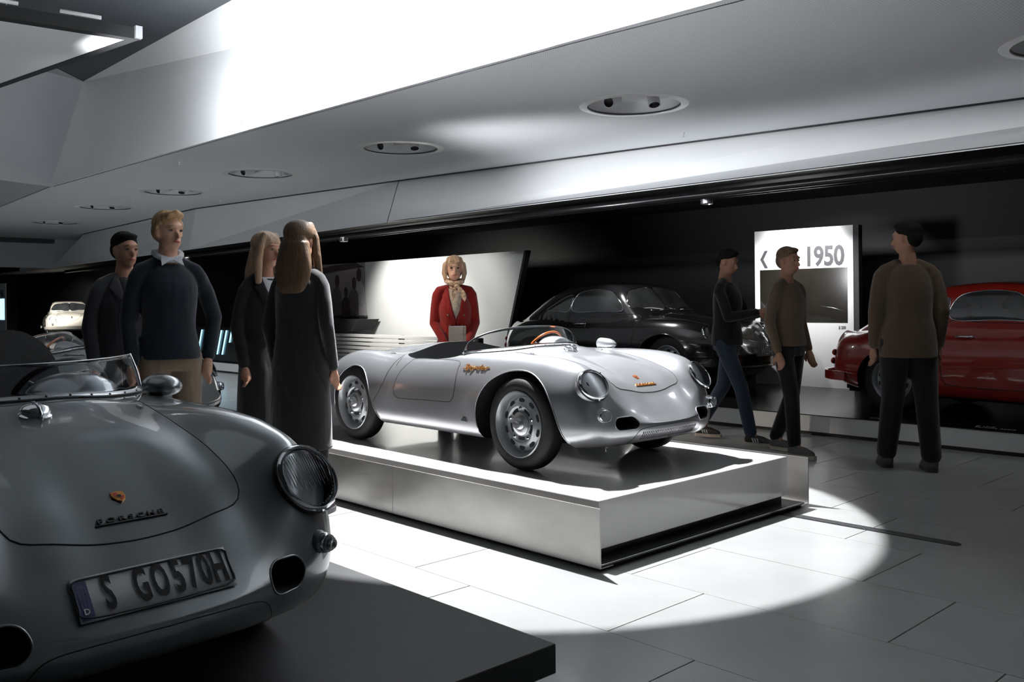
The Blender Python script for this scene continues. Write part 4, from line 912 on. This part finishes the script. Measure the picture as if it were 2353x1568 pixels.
    if hs=='short':
        Hp=[('e',hp(-.020,0,.060),(.092,.082,.078),HR),('e',hp(-.055,0,.015),(.058,.074,.075),HR),('e',hp(.035,0,.098),(.050,.062,.026),HR)]
        if g('quiff'): Hp+=[('c',[hp(.06,.04,.10),hp(.078,0,.108),hp(.07,-.045,.095)],[.020,.024,.018]),('c',[hp(.02,.07,.055),hp(.0,.078,.02)],[.014,.010]),('c',[hp(.02,-.07,.055),hp(.0,-.078,.02)],[.014,.010])]
    elif hs=='bob':
        Hp=[('e',hp(-.016,0,.060),(.100,.086,.082),HR),('e',hp(-.058,0,-.005),(.056,.080,.090),HR)]
        for s_ in (1,-1):
            Hp+=[('c',[hp(.030,s_*.054,.100),hp(.030,s_*.080,.05),hp(.012,s_*.086,-.02),hp(.014,s_*.083,-.065),hp(.026,s_*.068,-.092)],[.022,.013,.014,.014,.008]),('c',[hp(-.01,s_*.084,.05),hp(-.015,s_*.094,-.03),hp(-.01,s_*.088,-.095)],[.026,.027,.014])]
        for y in (-.042,-.028,-.014,.001,.016,.030,.044): Hp.append(('c',[hp(.045,y*.6,.116),hp(.076,y,.094),hp(.087,y*1.05,.062+abs(y)*.25)],[.014,.011,.0055]))
    else: # long
        Hp=[('e',hp(-.016,0,.060),(.102,.090,.082),HR),('e',hp(-.060,0,-.04),(.060,.090,.13),HR),('l',[(head.z-.33,-.09,0,.012,.05),(head.z-.27,-.088,0,.032,.095),(head.z-.15,-.07,0,.052,.118),(head.z,-.05,0,.06,.09)])]
        for s_ in (1,-1): Hp.append(('c',[hp(.03,s_*.05,.105),hp(.03,s_*.086,.03),hp(.02,s_*.098,-.08),hp(.03,s_*.11,-.20)],[.024,.022,.028,.022]))
    hr=remeshed('hair',Hp,hm,root,.006,2)
    # trousers
    tm_=g('trousers'); tw=g('tw',1)
    T=[('l',[(.84,0,0,.115,.155),(.95,0,0,.118,.165),(1.04,0,0,.105,.145)])]
    for n_ in 'LR':
        a=J['ank'+n_]; T.append(('c',[J['hip'+n_]+Vector((0,0,-.02)),J['knee'+n_],a+Vector((-.01,0,.03))],[.098*tw,.072*tw,.062*tw]))
    remeshed('trousers',T,tm_,root,.012,3)
    # shoes
    for n_ in 'LR':
        a=J['ank'+n_]; yaw=g('foot'+n_,0); Rz=Matrix.Rotation(yaw,3,'Z')
        s=remeshed('shoe',[('c',[a+Vector((0,0,.0)),a+Rz@Vector((-.02,0,-.035)),a+Rz@Vector((.09,0,-.040)),a+Rz@Vector((.155,0,-.050))],[.045,.045,.043,.030])],g('shoes'),root,.008,2)
        so=[ (a+Rz@Vector((x,y,-.085))) for x,y in catmull([(-.065,0),(-.05,.035),(.03,.042),(.12,.046),(.185,.025),(.20,0),(.185,-.025),(.12,-.046),(.03,-.042),(-.05,-.035)],26,True)]
        z0=a.z-.085; v=[(p.x,p.y,z0) for p in so]+[(p.x,p.y,z0+.028) for p in so]; n=len(so)
        pyd('shoe_sole',v,[list(range(n))[::-1],list(range(n,2*n))]+[[i,(i+1)%n,(i+1)%n+n,i+n] for i in range(n)],g('sole',M['print']),s)
        if g('stripes'):
            for sd in (1,-1):
                for i in range(3): tube('shoe_stripe',[a+Rz@Vector((.035+.022*i,sd*.044,-.055)),a+Rz@Vector((.02+.022*i,sd*.042,-.018))],.006,M['ink'],s,5)
    # upper garment
    um=g('top'); bot=g('hem',.86); bulk=g('bulk',1)
    U=[]
    if bot<.8: U.append(('l',[(bot,0,0,.16*bulk,.205*bulk),(.70,0,0,.155*bulk,.195*bulk),(.95,0,0,.142*bulk,.178*bulk),(1.10,0,0,.125*bulk,.158*bulk),(1.27,.01,0,.130*bulk,.165*bulk),(1.38,0,0,.110,.145),(1.455,-.01,0,.075,.085)]))
    else: U.append(('l',[(bot,.0,0,.132*bulk,.175*bulk),(.98,0,0,.130*bulk,.165*bulk),(1.10,0,0,.116*bulk,.145*bulk),(1.27,.012 if fem else .01,0,.126*bulk,.155*bulk),(1.38,0,0,.106,sw*.9),(1.455,-.01,0,.072,.085)]))
    for n_ in 'LR':
        sh=J['sh'+n_]; el=J['el'+n_]; wr=J['wr'+n_]; sd=1 if n_=='L' else -1
        U.append(('c',[Vector((-.01,sd*.07,1.452)),sh+Vector((0,-sd*.01,-.002)),sh+Vector((0,sd*.012,-.045)),(sh+el)/2+Vector((0,sd*.006,0)),el,(el+wr)/2,wr+(el-wr)*.06],[.044,.047,.052*bulk,.050*bulk,.046*bulk,.042*bulk,.038*bulk]))
    up_=remeshed(g('topname','jacket'),U,um,root,.009,3)
    dg=bpy.context.evaluated_depsgraph_get(); ub=BVHTree.FromObject(up_,dg)
    root['k']=k
    if g('collar'):
        c=g('collar'); Pn=catmull([(.055,0,1.475),(.03,.060,1.495),(-.04,.072,1.525),(-.085,0,1.535),(-.04,-.072,1.525),(.03,-.060,1.495)],28,True)
        tube('shirt_collar',[tuple(p) for p in Pn],.017,c,root,8,True)
        for s_ in (1,-1): pyd('collar_point',[(.075,s_*.006,1.472),(.05,s_*.055,1.50),(.095,s_*.062,1.44)],[(0,1,2) if s_>0 else (0,2,1)],c,root).modifiers.new('s','SOLIDIFY').thickness=.006
    if g('lapels'):
        lm_=g('lapels'); sm=g('shirt',M['ink'])
        V=[(0,1.17),(.03,1.25),(.052,1.36),(.06,1.455),(-.06,1.455),(-.052,1.36),(-.03,1.25)]
        patch('shirt_front',ub,V,0,1,sm,root,.010,40,4,False,.004,False)
        for s_ in (1,-1):
            Lp=[(s_*.004,1.10),(s_*.014,1.16),(s_*.036,1.25),(s_*.056,1.36),(s_*.062,1.47),(s_*.085,1.46),(s_*.118,1.385),(s_*.100,1.37),(s_*.102,1.345),(s_*.068,1.23),(s_*.03,1.14)]
            patch('lapel',ub,Lp,0,1,lm_,root,.015,60,4,False,.012,False)
        if g('buttons'):
            for y,z in ((.075,1.205),(-.075,1.205),(.055,1.105),(-.055,1.105)):
                l,nn=hit(ub,(2,y,z),(-1,0,0))
                if l: b=lathe('button',[(.001,.006),(.008,.0055),(.011,.003),(.011,-.002)],g('buttons'),root,14,'z'); frame(b,l+nn*.002,(0,1,0),nn)
    return root,J,hp,ub
hairB=noisy(mat('blonde_hair',(.50,.33,.20),.4),60,.35,.5,120,stretch=(1,1,.15)); hairR=noisy(mat('sandy_hair',(.46,.28,.13),.5),60,.35,.4,120,stretch=(1,1,.3)); hairK=noisy(mat('black_hair',(.010,.009,.008),.8,spec=.12),60,.3,.4,120); hairN=noisy(mat('brown_hair',(.12,.068,.035),.5),60,.35,.4,120,stretch=(1,1,.15)); hairT=noisy(mat('tan_hair',(.36,.24,.15),.5),60,.35,.4,120,stretch=(1,1,.15))
velvet=cloth('red_corduroy',(.27,.012,.008),140,.5,.85,(1,1,.05)); cream=cloth('cream_blouse',(.46,.39,.30),40,.3,.6); silk=noisy(mat('patterned_silk',(.62,.42,.27),.4,sheen=.2),38,.62); navy=cloth('navy_knit',(.007,.012,.020)); khaki=cloth('khaki_twill',(.23,.17,.12)); coal=cloth('charcoal_wool',(.035,.036,.040)); blk=cloth('black_wool',(.010,.010,.011)); jean=cloth('dark_denim',(.03,.045,.07)); tan=cloth('tan_jacket',(.13,.088,.055)); brownc=cloth('brown_jacket',(.105,.07,.042)); shirtw=cloth('white_shirt',(.55,.56,.60)); leatherb=noisy(mat('dark_shoe_leather',(.03,.025,.022),.4),60,.2); suede=noisy(mat('grey_suede',(.12,.115,.11),.85),90,.2); solew=noisy(mat('pale_sole',(.50,.44,.36),.7),60,.1); ltwl=cloth('light_jeans',(.12,.13,.14))
horn=noisy(mat('horn_button',(.16,.11,.05),.3),60,.3)
# woman in red, hands clasped over a notebook
face=lambda x,y:math.atan2(-y,-x)
wp_=(5.42,6.48,0); wrz=face(5.42,6.48)+.10
W,J,hp,ub=person(wp_,wrz,1.695,'woman with blonde bob in red corduroy jacket behind the silver racer',dict(fem=True,hero=True,hair=hairB,hairstyle='bob',top=velvet,hem=.80,lapels=velvet,shirt=cream,buttons=horn,trousers=blk,shoes=leatherb,bulk=1.0,turn=-.06,
  pose={'elL':(.0,.195,1.13),'elR':(.0,-.195,1.13),'wrL':(.175,.10,.93),'wrR':(.175,-.10,.93)},hdL=(.10,-.45,-.55),hdR=(.10,.45,-.55),curl=.6))
Pn=catmull([(.075,0,1.500),(.05,.058,1.515),(-.035,.070,1.53),(-.075,0,1.535),(-.035,-.070,1.53),(.05,-.058,1.515)],28,True)
sc_=tube('scarf',[tuple(p) for p in Pn],.024,silk,W,10,True)
remeshed('scarf_knot',[('e',(.108,.012,1.475),(.022,.026,.022))],silk,W,.005,1)
def leaf(name,P_,m): 
    o=pyd(name,P_,[tuple(range(len(P_)))],m,W); md=o.modifiers.new('s','SOLIDIFY'); md.thickness=.009; b=o.modifiers.new('b','BEVEL'); b.width=.003; return o
leaf('scarf_tail',[(.125,.01,1.475),(.135,.045,1.47),(.150,.085,1.42),(.150,.098,1.37),(.150,.080,1.325),(.150,.050,1.37),(.140,.022,1.43)],silk)
leaf('scarf_tail',[(.125,.0,1.47),(.140,.0,1.42),(.150,-.018,1.36),(.150,-.030,1.32),(.150,-.045,1.37),(.145,-.040,1.42),(.13,-.02,1.462)],silk)
nb=empty('notebook',W.matrix_world@Vector((0,0,0)) if False else (0,0,0),0,'cream cloth-covered notebook held by the woman in red','notebook')
cr_,sr_=math.cos(wrz),math.sin(wrz); kk=1.695/1.75; px_,py_=(.228*kk)*cr_,(.228*kk)*sr_
nb.location=(wp_[0]+px_,wp_[1]+py_,.86*kk+.02); nb.rotation_euler=(0,.0,wrz)
linen=cloth('oatmeal_linen',(.50,.43,.36),160,.5)
box('cover',(-.008,-.078,0),(.008,.078,.215),linen,nb,.003); box('page_block',(-.0065,-.074,.004),(.0065,.074,.2175),M['ink'],nb); tube('elastic_band',[(.0095,.055,.002),(.0095,.055,.213)],.0016,leatherb,nb,5)
def ppl(X,Y,rz,Hh,label,o,face_=None): return person((X,Y,0.0),rz,Hh,label,o)
# left group
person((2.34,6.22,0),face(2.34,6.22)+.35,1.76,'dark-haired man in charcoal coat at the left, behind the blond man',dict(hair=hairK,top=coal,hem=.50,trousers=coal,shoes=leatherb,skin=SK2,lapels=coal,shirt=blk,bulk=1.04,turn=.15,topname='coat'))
person((2.36,5.57,0),face(2.36,5.57)+.25,1.85,'blond man in navy sweater and khaki trousers, shirt collar showing',dict(hair=hairR,quiff=True,top=navy,hem=.90,trousers=khaki,shoes=leatherb,collar=shirtw,bulk=1.02,tw=1.0,turn=.30,topname='sweater',brow=hairR,
  pose={'wrL':(.02,.22,.90),'elL':(-.06,.28,1.14)}))
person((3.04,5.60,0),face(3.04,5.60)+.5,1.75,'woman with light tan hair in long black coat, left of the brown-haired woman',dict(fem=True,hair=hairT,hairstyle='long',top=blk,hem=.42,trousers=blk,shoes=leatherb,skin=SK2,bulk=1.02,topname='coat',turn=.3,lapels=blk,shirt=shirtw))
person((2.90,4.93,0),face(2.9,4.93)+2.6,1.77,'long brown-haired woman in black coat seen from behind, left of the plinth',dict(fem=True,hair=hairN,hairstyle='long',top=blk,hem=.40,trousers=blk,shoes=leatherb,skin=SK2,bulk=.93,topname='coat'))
# right group, along the wall platform
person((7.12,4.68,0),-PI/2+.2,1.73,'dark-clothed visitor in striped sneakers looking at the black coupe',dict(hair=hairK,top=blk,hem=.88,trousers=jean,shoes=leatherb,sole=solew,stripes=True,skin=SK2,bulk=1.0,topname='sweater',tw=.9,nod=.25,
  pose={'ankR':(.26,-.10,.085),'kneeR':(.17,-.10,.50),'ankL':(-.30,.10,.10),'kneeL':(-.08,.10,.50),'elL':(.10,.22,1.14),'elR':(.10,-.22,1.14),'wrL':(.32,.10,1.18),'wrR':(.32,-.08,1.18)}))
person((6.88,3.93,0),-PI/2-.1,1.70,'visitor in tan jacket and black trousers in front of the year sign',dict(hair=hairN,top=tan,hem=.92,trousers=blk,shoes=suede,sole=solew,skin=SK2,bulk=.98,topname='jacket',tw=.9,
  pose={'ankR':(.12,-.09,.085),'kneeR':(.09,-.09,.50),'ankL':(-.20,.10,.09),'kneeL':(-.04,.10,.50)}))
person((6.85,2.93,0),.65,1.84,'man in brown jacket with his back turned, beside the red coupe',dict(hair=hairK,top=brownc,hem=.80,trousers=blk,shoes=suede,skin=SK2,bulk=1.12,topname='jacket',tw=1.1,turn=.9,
  pose={'ankR':(-.06,-.13,.085),'kneeR':(0,-.12,.50),'ankL':(.10,.13,.085)}))
